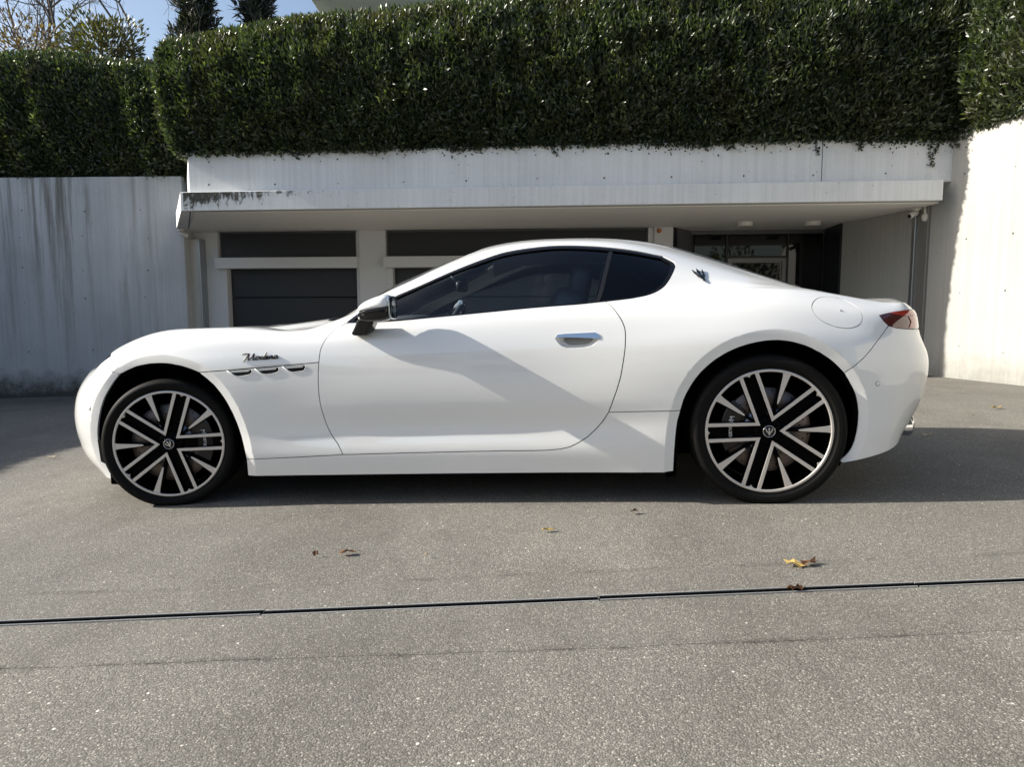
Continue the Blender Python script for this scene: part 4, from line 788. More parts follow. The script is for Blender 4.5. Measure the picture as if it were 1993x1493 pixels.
# slot drain: one metre lengths, each with two rails and a dark throat
M['galv'] = mat('galvanised_steel', (.42, .43, .44), .33, .9)
M['rail'] = mat('drain_rail_steel', (.62, .62, .61), .35, .55)
def steel_mat():
    m = mat('zinc_sheet', (.50, .49, .46), .38, .35); N = NT(m); o = N.coord((1, 1, .25))
    n = N.noise(o, 7, 5, .65); N.color(N.mix(n, (.48, .46, .42), (.70, .67, .60))); N.rough(N.math('MULTIPLY_ADD', n, .25, .28)); return m
M['zinc'] = steel_mat()
drain = empty('slot_drain', (0, dl(0), gz(0, dl(0)))); tag(drain, 'narrow black slot drain with steel edges running across the asphalt', 'drain')
joints = [-4.98, -3.92, -2.86, -1.85, -.789, .275, 1.296, 2.35, 3.4, 4.4]
for k in range(len(joints) - 1):
    x0, x1 = joints[k] + .003, joints[k + 1] - .003; jz = rng.uniform(-.0015, .0015); jy = [0, .001, -.001, .001, -.003, .001, .0, .001, 0][k]
    for nm, a, b, zt, m in (('drain_rail', -.0175, -.0138, .0075, M['rail']), ('drain_rail', .0138, .0175, .0075, M['rail']), ('drain_throat', -.0137, .0137, .0046, M['liner'])):
        V = []
        for x in (x0, x1):
            for dy, dz in ((a, -.01), (b, -.01), (b, zt), (a, zt)):
                y = dl(x) + dy + jy; V.append((x, y - dl(0), gz(x, dl(x)) + dz + jz - gz(0, dl(0)) + (0 if nm == 'drain_rail' else .0)))
        F = [(0, 1, 2, 3), (7, 6, 5, 4), (0, 4, 5, 1), (1, 5, 6, 2), (2, 6, 7, 3), (3, 7, 4, 0)]
        link(nm, pymesh(nm, V, F), m, drain)
# ------------------------------------------------------------------ concrete walls and the garage building
M['conc'] = concrete('fair_faced_concrete', (.82, .825, .82), (.73, .735, .735), top=2.42, bot=2.2)
M['conc_canopy'] = concrete('canopy_concrete', (.82, .825, .82), (.74, .745, .74), top=2.425, edge=.0)
M['conc_left'] = concrete('stained_concrete', (.66, .67, .675), (.54, .55, .555), streak=.85, moss=.9, top=2.98, bot=-.32)
M['conc_right'] = concrete('warm_concrete', (.45, .445, .42), (.40, .395, .37), moss=.35, top=2.93, bot=.14)
M['plaster'] = mat('painted_plaster', (.55, .555, .555), .8)
_N = NT(M['plaster']); _N.bump(_N.noise(_N.coord(), 60, 4, .6), .12, .003); _N.color(_N.mix(_N.noise(_N.coord(), 1.2, 3), (.62, .625, .63), (.70, .705, .705)))
M['soffit'] = mat('soffit_white', (.82, .80, .765), .8)
M['panel'] = mat('anthracite_panel', (.022, .023, .026), .48)
_N = NT(M['panel']); _n = _N.noise(_N.coord((1, 1, 30)), 6, 3, .5); _N.bump(_n, .05, .002)
M['frame_grey'] = mat('frame_grey', (.11, .11, .115), .42)
M['dark_glass'] = mat('dark_glass', (.006, .006, .007), .02)
M['dark_panel'] = mat('dark_panel', (.012, .013, .017), .35)
M['tie'] = mat('tie_hole_grey', (.09, .09, .088), .9)
def ties(parent, pts, axis_fn):
    V = []; F = []
    for (a, b) in pts:
        c = len(V); r = .012 * rng.uniform(.6, 1.1)
        for k in range(8): th = k * math.pi / 4; V.append(axis_fn(a + r * math.cos(th), b + r * math.sin(th)))
        F.append(tuple(range(c, c + 8)))
    o = link('tie_holes', pymesh('tie_holes', V, F), M['tie'], parent); o['kind'] = 'stuff'; return o
bld = empty('garage_building', (4.95, 8.08, 0), FAC_YAW)
tag(bld, 'low concrete garage building with dark sectional doors under a projecting canopy', 'garage')
par = link('parapet', prism_me('parapet', [(-8.97, .13), (.02, .13), (.02, .42), (-8.75, .42), (-9.85, 2.3), (-10.2, 2.3)], 2.424, 2.915, .006), M['conc'], bld)
ties(par, [(x + rng.uniform(-.03, .03), z + rng.uniform(-.01, .01)) for x in np.arange(-8.7, -.1, .80) for z in (2.525, 2.80)], lambda a, b: (a, .1285, b))
box('joint_line', (-1.42, .126, 2.43), (-1.414, .14, 2.91), M['tie'], par)
can = link('canopy', prism_me('canopy', [(-9.02, 0), (-.14, 0), (-.14, .30), (-.06, .30), (-.12, 2.3), (-10.42, 2.3)], 2.200, 2.424, .008), M['conc_canopy'], bld)
can2 = box('canopy_rear', (-10.4, 2.301, 2.20), (-.06, 3.1, 2.42), M['conc_canopy'], bld)
# grime along the top left of the canopy: flat stains with their own outline
def grime_mat():
    m = mat('lichen_grime', (.07, .068, .055), .95); t = m.node_tree; N = NT(m); o = N.coord((1, 1, 1)); xyz = N.sep(o)
    n = N.noise(N.coord((7, 7, 5)), 1.6, 8, .8); n2 = N.noise(N.coord((14, 14, 1.6)), 1.5, 5, .7)
    xf = N.math('MULTIPLY_ADD', xyz[0], -.38, -2.55); xf = N.math('MINIMUM', xf, 1.0)
    zf = N.math('MULTIPLY_ADD', N.math('SUBTRACT', xyz[2], 2.42), 2.6, .62)
    a = N.math('ADD', N.math('ADD', N.math('MULTIPLY', n, .9), N.math('MULTIPLY', n2, .5)), N.math('ADD', N.math('MULTIPLY', xf, .34), N.math('MULTIPLY', zf, .42)))
    k = N.ramp(a, [(.98, BLK), (1.0, WHT)]); k = N.ramp(N.math('SUBTRACT', a, .20), [(.86, BLK), (1.0, (.8, .8, .8))])
    tr = N.n('BsdfTransparent'); mx = N.n('MixShader'); N.l(k, mx.inputs[0]); N.l(tr.outputs[0], mx.inputs[1]); N.l(N.b.outputs[0], mx.inputs[2])
    N.l(mx.outputs[0], t.nodes['Material Output'].inputs[0]); N.color(N.mix(n2, (.05, .05, .042), (.12, .115, .09))); return m
box('grime_stain', (-8.985, -.0035, 2.21), (-.3, -.001, 2.415), grime_mat(), can)
link('drip_groove', box_me('drip_groove', (-8.93, .085, 2.1965), (-.12, .098, 2.2005)), M['tie'], can)
link('drip_groove', prism_me('drip_groove', [(-8.965, .10), (-8.95, .10), (-9.95, 1.85), (-9.965, 1.85)], 2.1965, 2.2005), M['tie'], can)
sof = link('soffit', prism_me('soffit', [(-8.93, .16), (-.10, .16), (-.10, 2.249), (-10.2, 2.249)], 2.190, 2.1985), M['soffit'], bld)
box('soffit_rear', (-2.78, 2.2495, 2.190), (-.2, 2.86, 2.1985), M['soffit'], bld)
WF = 2.25
for nm, x0, x1, z0, z1, y0 in (('facade_wall', -10.3, -9.725, -1, 2.19, WF), ('door_jamb', -9.725, -9.597, -1, 1.70, WF + .001), ('pillar', -7.545, -7.495, -1, 2.19, WF + .035), ('pillar', -7.495, -7.08, -1, 2.19, WF), ('door_jamb', -7.08, -6.975, -1, 1.70, WF + .001), ('pillar', -3.143, -3.06, -1, 2.19, WF + .03), ('pillar', -3.06, -2.785, -1, 2.19, WF - .01)):
    box(nm, (x0, y0, z0), (x1, 2.62, z1), M['plaster'], bld, .004)
for x0, x1, d0, d1 in ((-9.725, -7.545, -9.597, -7.546), (-7.08, -3.143, -6.975, -3.144)):
    tpn = box('transom_frame', (x0 + .002, 2.33, 1.79), (x1 - .002, 2.42, 2.189), M['frame_grey'], bld)
    box('transom_panel', (x0 + .03, 2.318, 1.80), (x1 - .03, 2.34, 2.165), M['panel'], bld, .004)
    box('shutter_box', (x0 - .012, 2.13, 1.625), (x1 + .05, 2.329, 1.79), M['plaster'], bld, .010, 2)
    gd = box('garage_door', (d0, 2.42, -.62), (d1, 2.46, 1.70), M['liner'], bld)
    zz = [1.66, 1.185, .71, .235, -.24, -.62]
    for a, b in zip(zz[:-1], zz[1:]): box('door_panel', (d0 + .004, 2.385, b + .005), (d1 - .004, 2.419, a - .005), M['panel'], gd, .005)
box('core_wall', (-10.2, 2.62, -1), (-2.785, 2.9, 2.19), M['plaster'], bld)
# entrance recess
def quad_panel(name, a, b, z0, z1, th, m, parent, bev=0):
    a = Vector((a[0], a[1], 0)); b = Vector((b[0], b[1], 0)); d = (b - a); n = Vector((d.y, -d.x, 0)).normalized() * th
    V = [a, b, b - n, a - n]; VV = [(v.x, v.y, z) for z in (z0, z1) for v in V]
    return link(name, pymesh(name, VV, [(3, 2, 1, 0), (4, 5, 6, 7), (0, 1, 5, 4), (1, 2, 6, 5), (2, 3, 7, 6), (3, 0, 4, 7)]), m, parent)
quad_panel('recess_panel', (-2.784, 2.26), (-2.70, 2.42), -1, 2.19, .04, M['dark_panel'], bld)
quad_panel('recess_panel', (-2.70, 2.421), (-2.44, 2.80), -1, 2.19, .04, M['frame_grey'], bld)
quad_panel('recess_panel', (-.452, 2.80), (-.50, 2.02), -1, 2.19, .06, M['dark_panel'], bld)
ent = empty('entrance_glazing', (0, 0, 0), 0, bld)
for x0, x1, z0, z1 in ((-2.39, -1.905, -.6, 2.12), (-1.885, -.992, 1.80, 2.12), (-.972, -.47, -.6, 2.12)):
    box('pane', (x0 + .012, 2.825, z0), (x1 - .012, 2.84, z1), M['dark_glass'], ent)
for x in (-2.415, -1.895, -.982, -.46): box('mullion', (x - .013, 2.80, -.6), (x + .013, 2.86, 2.13), M['panel'], ent)
box('head_rail', (-2.43, 2.799, 2.13), (-.45, 2.86, 2.188), M['frame_grey'], ent)
box('transom_rail', (-1.883, 2.8, 1.775), (-.995, 2.86, 1.80), M['panel'], ent)
dlf = box('entrance_door', (-1.86, 2.83, -.6), (-1.0, 2.85, 1.76), M['dark_glass'], ent)
for lo, hi in (((-1.875, 2.80, -.6), (-1.80, 2.87, 1.77)), ((-1.06, 2.80, -.6), (-.997, 2.87, 1.77)), ((-1.799, 2.8, 1.695), (-1.061, 2.87, 1.77))): box('door_frame_bar', lo, hi, mat('door_frame_grey', (.24, .235, .225), .4), dlf, .004)
box('door_sign', (-1.50, 2.822, 1.42), (-1.38, 2.829, 1.47), M['white_mark'], dlf)
box('pull_bar', (-1.30, 2.79, 1.30), (-1.08, 2.805, 1.315), M['chrome'], dlf)
box('recess_back', (-2.6, 2.95, -1), (-.4, 3.1, 2.2), M['liner'], bld)
# right retaining wall, straight past the canopy into the recess
RB = Vector((5.156, 7.098, 0)); RD = Vector((-.1695, .9855, 0)); RA = math.atan2(RD.y, RD.x)
rw_o = link('retaining_wall', box_me('retaining_wall', (-14.0, -.32, -1.0), (3.066, 0, 2.93), .008), M['conc_right']); rw_o.location = RB; rw_o.rotation_euler = (0, 0, RA)
# box local +x runs along the wall, its lit face looks to local +y
tag(rw_o, 'tall pale concrete retaining wall in sun beside the entrance', 'wall')
ties(rw_o, [(s + rng.uniform(-.05, .05), z + rng.uniform(-.03, .03)) for s in np.arange(-2.2, 3.0, .62) for z in (.55, 1.15, 1.75, 2.45)], lambda a, b: (a, .0015, b))
# left retaining wall, stained, and its return outside the picture
lw_o = link('retaining_wall', box_me('retaining_wall', (-5.6, 0, -1.2), (0, .35, 2.98), .008), M['conc_left']); lw_o.location = (-4.93, 10.83, 0); lw_o.rotation_euler = (0, 0, math.radians(-2))
tag(lw_o, 'grey concrete retaining wall with dark water streaks left of the garage', 'wall')
ties(lw_o, [(s + rng.uniform(-.06, .06), z + rng.uniform(-.04, .04)) for s in np.arange(-4.4, -.1, .95) for z in (.35, 1.15, 1.62, 2.1, 2.5)], lambda a, b: (a, -.0015, b))
ret = link('retaining_wall', box_me('retaining_wall', (0, 0, -1.2), (.35, 8.9, 2.75), .008), M['conc_left']); ret.location = (-9.65, 2.6, 0); ret.rotation_euler = (0, 0, math.radians(3))
tag(ret, 'concrete retaining wall under a low hedge on the side opposite the entrance', 'wall')
# steel covers at both ends of the canopy
cd = empty('steel_cover', (4.95, 8.08, 0), FAC_YAW); tag(cd, 'galvanised steel cover strip at the stained wall end of the facade', 'steel cover', 'steel cover strips beside the garage')
box('cover_face', (-10.17, 2.08, -.9), (-9.945, 2.12, 2.07), M['zinc'], cd, .004)
box('cover_lip', (-9.944, 2.06, -.9), (-9.915, 2.249, 2.07), M['galv'], cd, .002)
for z in (.15, .95, 1.75): link('screw', lathe_me('screw', [(0, -.004), (.007, -.003), (.009, 0)], 10), M['tie'], cd, (-10.12, 2.079, z))
rc = empty('steel_cover', tuple(RB), RA); tag(rc, 'steel cover strip on the sunlit wall end under the canopy', 'steel cover', 'steel cover strips beside the garage')
box('cover_face', (1.40, .001, -.5), (1.575, .035, 2.195), mat('cover_grey', (.28, .275, .26), .45, .6), rc, .003)
box('cover_lip', (1.576, .001, -.5), (1.63, .06, 2.195), M['galv'], rc, .003)
# ceiling lamps, cameras, warning lamp
M['lamp_white'] = mat('opal_plastic', (.72, .70, .65), .4)
for k, (x, y) in enumerate(((3.24, 10.02), (4.16, 9.98))):
    l_ = link('ceiling_lamp', lathe_me('ceiling_lamp', [(0, -.052), (.085, -.052), (.098, -.046), (.102, -.03), (.102, .004)], 40, axis='z'), M['lamp_white']); l_.location = (x, y, 2.186)
    tag(l_, ('round white ceiling lamp on the soffit nearer the garage door', 'round white ceiling lamp on the soffit nearer the side wall')[k], 'lamp', 'ceiling lamps under the canopy')
    link('lamp_base', lathe_me('lamp_base', [(.094, -.012), (.106, -.012), (.106, .003)], 40, axis='z'), M['soffit'], l_)
def camera_thing(loc, rz, label):
    t = empty('security_camera', loc, rz); tag(t, label, 'camera', 'security cameras under the canopy')
    link('base', lathe_me('base', [(0, -.035), (.040, -.035), (.048, -.025), (.048, .0)], 24, axis='z'), M['lamp_white'], t)
    b_ = link('body', lathe_me('body', [(0, .0), (.030, .0), (.033, .01), (.033, .12), (.028, .13), (0, .13)], 24, axis='z'), M['lamp_white'], t); b_.location = (.02, 0, -.055); b_.rotation_euler = (0, math.radians(-112), 0)
    e_ = link('lens', lathe_me('lens', [(0, .135), (.024, .134), (.027, .12)], 20, axis='z'), M['gloss_black'], b_)
    link('arm', tube_me('arm', [(0, 0, -.03), (.01, 0, -.055)], .012, 8), M['lamp_white'], t)
    return t
c1 = camera_thing((-4.93, 10.74, 2.19), math.radians(-160), 'small white security camera above the steel cover at the stained wall')
c2 = camera_thing((4.82, 8.62, 2.19), math.radians(20), 'small white security camera in the canopy corner by the sunlit wall')
box('mount_plate', (-.06, -.06, -.022), (.12, .06, -.003), M['lamp_white'], c2, .004)
sn = link('motion_sensor', superbox('motion_sensor', (0, 0, 0), (.036, .036, .05), .85), M['lamp_white']); sn.location = (4.875, 8.52, 2.065); tag(sn, 'white motion sensor dome below the camera at the sunlit wall', 'sensor')
link('sensor_bracket', tube_me('sensor_bracket', [(0, 0, .03), (.0, .01, .125)], .016, 8), M['lamp_white'], sn)
wlp = link('warning_lamp', lathe_me('warning_lamp', [(0, -.045), (.02, -.043), (.032, -.03), (.034, 0)], 24), mat('amber_plastic', (.50, .17, .03), .35), None); wlp.location = Matrix.Rotation(FAC_YAW, 3, 'Z') @ Vector((-2.99, 2.238, 2.135)) + Vector((4.95, 8.08, 0)); wlp.rotation_euler = (0, 0, FAC_YAW)
tag(wlp, 'small round amber lamp on the pale pillar by the entrance', 'lamp')
# white house terrace far behind the hedge
hs = empty('house', (-4.25, 24.0, 0)); tag(hs, 'pale house with a grey green terrace edge seen above the hedge', 'house')
box('wall', (-1.6, 2.2, 0), (16, 8, 14.0), mat('house_white', (.74, .75, .75), .8), hs)
box('terrace_edge', (-2.2, 0, 10.92), (16.5, 2.4, 11.22), mat('terrace_green', (.36, .42, .37), .7), hs, .02)
for k in range(9): box('window', (-1.0 + k * 1.9, 2.15, 11.6), (.2 + k * 1.9, 2.199, 13.4), M['dark_glass'], hs)
for k in range(12): box('rail_post', (-2.1 + k * 1.5, .04, 11.42), (-2.05 + k * 1.5, .09, 12.4), M['galv'], hs)
box('rail_glass', (-2.1, .055, 11.46), (16.4, .07, 12.35), M['lamp_glass'], hs)
# ------------------------------------------------------------------ foliage
def leaf_mat(name, c0, c1, c2, rough=.32, trans=.25):
    m = mat(name, c1, rough); N = NT(m); g = N.n('NewGeometry'); r = g.outputs['Random Per Island']
    c = N.ramp(r, [(0, c0), (.55, c1), (.93, c2), (1.0, tuple(min(1, x * 2.2) for x in c2))])
    pn = N.noise(N.coord((1, 1, .8)), 1.7, 4, .65); c = N.mix(N.math('MULTIPLY', N.ramp(pn, [(.50, BLK), (.72, WHT)]), .55), c, tuple(x * k for x, k in zip(c1, (1.7, 1.0, .8)))); N.color(c)
    N.b.inputs['Specular IOR Level'].default_value = .75
    tl = N.n('BsdfTranslucent'); N.l(N.mix(1.0, c, (1.6, 1.9, .7), 'MULTIPLY'), tl.inputs['Color'])
    mx = N.n('MixShader'); mx.inputs[0].default_value = trans; N.l(N.b.outputs[0], mx.inputs[1]); N.l(tl.outputs[0], mx.inputs[2]); N.l(mx.outputs[0], N.t.nodes['Material Output'].inputs[0])
    return m
M['laurel'] = leaf_mat('laurel_leaf', (.022, .032, .016), (.048, .064, .032), (.080, .098, .044), .36)
M['ivy'] = leaf_mat('ivy_leaf', (.012, .022, .010), (.022, .034, .014), (.045, .05, .02), .4)
M['autumn'] = leaf_mat('brown_shrub_leaf', (.05, .03, .015), (.09, .06, .025), (.16, .11, .04), .5)
M['shrub'] = leaf_mat('olive_shrub_leaf', (.03, .035, .012), (.05, .055, .018), (.10, .09, .03), .45)
M['conifer'] = leaf_mat('conifer_needle', (.008, .014, .008), (.014, .022, .012), (.03, .04, .02), .6, .1)
M['bark'] = mat('bark', (.10, .085, .07), .9)
M['core'] = mat('light_block_dark', (.012, .013, .008), .95)
def unit(a): return a / (np.linalg.norm(a, axis=1, keepdims=True) + 1e-9)
def leaves(pts, nrm, length, width, up=.6, out=.8, jit=.9, lvar=.35, seed=1):
    r = np.random.default_rng(seed); n = len(pts)
    ax = unit(nrm * out + np.array([0, 0, up]) + r.normal(0, jit, (n, 3)) * .6)
    fn = r.normal(0, 1, (n, 3)) * .75 + nrm * .6 + np.array([0, 0, .5]); sd = unit(np.cross(ax, fn)); fn = unit(np.cross(sd, ax))
    L = length * (1 + r.uniform(-lvar, lvar, n))[:, None]; W = width * (1 + r.uniform(-.25, .25, n))[:, None]
    fold = W * r.uniform(.05, .3, n)[:, None]; curl = L * r.uniform(-.05, .22, n)[:, None]
    b = pts; m = pts + ax * L * .48; l = m + sd * W * .5 + fn * fold; q = m - sd * W * .5 + fn * fold; t = pts + ax * L - fn * curl
    V = np.stack([b, m, l, q, t], 1).reshape(-1, 3); k = (np.arange(n) * 5)[:, None]
    T = np.stack([k + [0, 1, 2], k + [0, 3, 1], k + [1, 4, 2], k + [1, 3, 4]], 1).reshape(-1, 3)
    return V, T
def sm_noise(x, z, seed, sc_=1.0):
    r = np.random.default_rng(seed); o = np.zeros_like(x)
    for k in range(7):
        fx, fz, ph = r.normal(0, 1.6 * sc_), r.normal(0, 1.6 * sc_), r.uniform(0, 6.28); o += np.sin(fx * x + fz * z + ph) / 4
    return o
def hedge(name, label, loc, rz, x0, x1, prof, back, ztop_fn, n, seed, length=.080, width=.028, left_end=True, right_end=False, m=None, slant=0.0):
    """prof(z)-> front y; foliage fills front, top, ends; a dark core added in the middle blocks light"""
    r = np.random.default_rng(seed); root = empty(name, loc, rz); tag(root, label, 'hedge', 'clipped laurel hedges on the walls')
    zb = prof[0][0]; pz = np.array([p[0] for p in prof]); py = np.array([p[1] for p in prof])
    P = []; Nn = []
    def front(k):
        x = r.uniform(x0, x1, k); zt = ztop_fn(x); f = r.uniform(0, 1, k); z = zb + (zt - zb) * f
        zz = zb + (pz[-1] - zb) * f; y = np.interp(zz, pz, py) + .07 * sm_noise(x, z, seed) + .05 * sm_noise(x * 4, z * 3, seed + 3)
        dep = np.abs(r.exponential(.06, k)); dep = np.minimum(dep, .30)
        e = .05; sl = (np.interp(np.minimum(zz + e, pz[-1]), pz, py) - np.interp(np.maximum(zz - e, pz[0]), pz, py)) / (2 * e)
        nn = unit(np.stack([np.zeros(k), -np.ones(k), sl * .9], 1))
        return np.stack([x + slant * f * np.clip((x0 + 1.0 - x), 0, 1), y + dep, z], 1), nn
    def top(k):
        x = r.uniform(x0, x1, k); zt = ztop_fn(x); y = r.uniform(py[-1] - .02, back, k); z = zt + .05 * sm_noise(x * 2, y * 2, seed + 5) - np.abs(r.exponential(.05, k)) + r.uniform(0, .05, k)
        return np.stack([x, y, z], 1), np.tile([0, -.15, 1.], (k, 1))
    def end(k, xe, s):
        f = r.uniform(0, 1, k); zt = float(ztop_fn(np.array([xe]))[0]); z = zb + (zt - zb) * f; y0 = np.interp(zb + (pz[-1] - zb) * f, pz, py); y = y0 + (back - y0) * r.uniform(0, 1, k)
        x = xe + s * (.05 * sm_noise(y * 2, z * 2, seed + 9)) - s * np.minimum(np.abs(r.exponential(.06, k)), .3) + (slant * f * (-1 if s < 0 else 1) * -1 if s < 0 else 0)
        return np.stack([x, y, z], 1), np.tile([s, -.2, .1], (k, 1))
    zt = float(ztop_fn(np.array([(x0 + x1) / 2]))[0]); A = (x1 - x0) * (zt - zb); B = (x1 - x0) * (back - py[-1]); Cc = (zt - zb) * (back - py.min()); tot = A + .5 * B + Cc * (left_end + right_end)
    for fn, share in ((lambda k: front(k), A), (lambda k: top(k), .5 * B)): p, q = fn(int(n * share / tot)); P.append(p); Nn.append(q)
    if left_end: p, q = end(int(n * Cc / tot), x0, -1); P.append(p); Nn.append(q)
    if right_end: p, q = end(int(n * Cc / tot), x1, 1); P.append(p); Nn.append(q)
    P = np.vstack(P); Nn = np.vstack(Nn); V, T = leaves(P, Nn, length, width, seed=seed)
    fo = link('foliage', tris_mesh('foliage', V, T), m or M['laurel'], root); fo['kind'] = 'stuff'
    # dark core added to stop light passing through the leaves
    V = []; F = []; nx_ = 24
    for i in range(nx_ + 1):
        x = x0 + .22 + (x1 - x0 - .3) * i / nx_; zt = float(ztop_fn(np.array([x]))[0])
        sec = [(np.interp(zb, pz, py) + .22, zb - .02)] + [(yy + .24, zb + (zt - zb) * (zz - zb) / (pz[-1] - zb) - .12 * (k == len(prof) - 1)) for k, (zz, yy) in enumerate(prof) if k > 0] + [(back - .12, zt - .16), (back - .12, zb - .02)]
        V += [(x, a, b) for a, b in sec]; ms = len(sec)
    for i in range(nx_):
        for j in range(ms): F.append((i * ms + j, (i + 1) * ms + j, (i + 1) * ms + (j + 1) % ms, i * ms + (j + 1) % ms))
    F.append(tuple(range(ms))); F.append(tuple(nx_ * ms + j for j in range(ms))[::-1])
    link('light_block_core', pymesh('light_block_core', V, F), M['core'], root)
    return root
hp = [(2.86, .15), (3.05, .06), (3.4, .0), (3.9, .04), (4.2, .20), (4.4, .38), (4.55, .68)]
hm = hedge('hedge', 'long tall clipped laurel hedge growing on the garage canopy', (4.95, 8.08, 0), FAC_YAW, -9.12, .75, hp, 1.35, lambda x: 4.54 + .15 * np.clip((x + 8.8) / 2.2, 0, 1) + .28 * np.clip((x + 6.6) / 2.5, 0, 1) - .14 * np.clip((-8.4 - x) / .8, 0, 1) ** 2 + .03 * np.sin(x * 3.1), 112000, 11, slant=-.30)
hl_ = hedge('hedge', 'shaded clipped laurel hedge above the streaked grey wall', (-4.93, 10.83, 0), math.radians(-2), -5.2, .75, [(2.93, .12), (3.1, -.05), (3.6, -.10), (4.2, -.02), (4.6, .12), (4.78, .4)], 1.4, lambda x: 4.74 - .05 * x + .05 * np.sin(2.3 * x), 42000, 12, left_end=False)
hr = hedge('hedge', 'sunlit laurel hedge on top of the tall pale concrete wall', (5.156, 7.098, 0), RA - math.pi, -.86, 9.0, [(2.90, .0), (3.05, -.08), (3.5, -.14), (4.2, -.10), (4.7, .1)], 1.0, lambda x: 4.75 + .05 * np.sin(2 * x), 52000, 13, left_end=True)
hs_ = hedge('hedge', 'low hedge along the wall opposite the entrance', (-9.65, 2.6, 0), math.radians(93), 0.0, 8.0, [(2.7, -.36), (2.95, -.42), (3.2, -.35), (3.32, -.2)], .05, lambda x: 3.27 + .05 * np.sin(2 * x), 14000, 14, length=.10, width=.04)
# ivy fringe and strands over the parapet
def ivy():
    r = np.random.default_rng(5); root = empty('ivy', (4.95, 8.08, 0), FAC_YAW); tag(root, 'dark ivy fringe trailing over the parapet edge under the hedge', 'ivy')
    n = 5200; x = r.uniform(-9.0, .0, n); dens = .5 + .5 * np.clip((x + 6.5) / 4, 0, 1)
    z = 2.915 + r.normal(.015, .022, n) - np.where(r.uniform(0, 1, n) < .22 * dens, r.exponential(.03, n), 0) + .03 * sm_noise(x * 2, x, 3)
    y = .125 - r.uniform(0, .035, n); k = r.uniform(0, 1, n) < (.45 + .55 * dens); P = [np.stack([x, y, z], 1)[k]]
    for sx_, ln, bx in ((-7.62, .11, .05), (-4.52, .13, .09), (-4.35, .05, .0), (-2.45, .10, -.04), (-1.50, .17, .02), (-.98, .15, -.05), (-.25, .33, .03), (-.15, .20, -.04), (-8.2, .05, 0), (-5.6, .04, 0), (-3.3, .06, .02)):
        m_ = max(6, int(ln * 160)); u = np.sort(r.uniform(0, 1, m_)); P.append(np.stack([sx_ + bx * u + r.normal(0, .014, m_), np.full(m_, .122) - r.uniform(0, .012, m_), 2.91 - ln * u], 1))
        st = [(sx_ + bx * q + .01 * math.sin(9 * q), .124, 2.92 - ln * q) for q in np.linspace(0, 1, 6)]; s_ = link('stem', tube_me('stem', st, .0025, 5), M['bark'], root)
    P = np.vstack(P); V, T = leaves(P, np.tile([0, -1., .1], (len(P), 1)), .032, .026, up=-.3, out=.3, seed=6)
    f_ = link('foliage', tris_mesh('foliage', V, T), M['ivy'], root); f_['kind'] = 'stuff'
    # over the wall corner
    n = 900; s = r.uniform(.9, 2.3, n); return root
ivy()
r5 = np.random.default_rng(8); ivr = empty('ivy', tuple(RB), RA); tag(ivr, 'ivy fringe creeping along the top edge of the tall pale wall', 'ivy')
n = 2600; s = r5.uniform(-3, 1.45, n); z = 2.93 + r5.normal(.01, .018, n) - np.where((s > .85) & (r5.uniform(0, 1, n) < .5), r5.exponential(.05, n), 0)
V, T = leaves(np.stack([s, np.full(n, .008) + r5.uniform(0, .04, n), z], 1), np.tile([0, 1., .2], (n, 1)), .036, .028, up=-.1, out=.4, seed=9)
fo = link('foliage', tris_mesh('foliage', V, T), M['ivy'], ivr); fo['kind'] = 'stuff'
# ------------------------------------------------------------------ trees beyond
def bare_tree(name, label, loc, h, seed, spread=.55, depth=6, r0=.10, lean=(0, 0), group='bare trees behind the hedge'):
    r = np.random.default_rng(seed); V = []; F = []
    def seg(a, b, ra, rb):
        d = b - a; L = np.linalg.norm(d); d = d / L; u = np.cross(d, [0, 0, 1.] if abs(d[2]) < .95 else [1., 0, 0]); u /= np.linalg.norm(u); w = np.cross(d, u); k0 = len(V)
        for p, q in ((a, ra), (b, rb)):
            for k in range(5): t = 2 * math.pi * k / 5; V.append(p + (u * math.cos(t) + w * math.sin(t)) * q)
        for k in range(5): F.append((k0 + k, k0 + (k + 1) % 5, k0 + 5 + (k + 1) % 5, k0 + 5 + k))
    def grow(p, d, L, rad, lev):
        q = p
        for k in range(3):
            d = unit((d + r.normal(0, .12, 3) + [0, 0, .03])[None])[0]; q2 = q + d * L / 3; seg(q, q2, rad * (1 - .12 * k), rad * (1 - .12 * (k + 1))); q = q2
            if lev > 1 and k < 2 and r.uniform() < .75: grow(q, unit((d + r.normal(0, spread, 3))[None])[0], L * r.uniform(.45, .7), rad * .5, lev - 1)
        if lev > 1:
            for _ in range(2): grow(q, unit((d + r.normal(0, spread, 3) + [0, 0, .1])[None])[0], L * r.uniform(.6, .85), rad * .6, lev - 1)
    root = empty(name, loc); tag(root, label, 'tree', group)
    tk = len(F); grow(np.zeros(3), unit(np.array([[lean[0], lean[1], 1.]]))[0], h * .30, r0, depth)
    link('trunk', tube_me('trunk', [(0, 0, -1), (0, 0, .2)], r0 * 1.1, 8), M['bark'], root)
    link('crown', pymesh('crown', V, F, True), M['bark'], root); return root
bare_tree('bare_tree', 'bare leafless tree with thin grey twigs over the streaked wall hedge', (-12.2, 19.0, 4.6), 8.2, 21, .5, 6, .085)
bare_tree('bare_tree', 'bare leafless tree leaning away from the conifers behind the hedge', (-10.3, 18.5, 4.8), 8.0, 22, .6, 6, .075, (-.25, 0))
bare_tree('bare_tree', 'slender bare tree right beside the dark conifer', (-9.0, 17.0, 4.8), 6.6, 25, .55, 6, .055, (.1, 0))
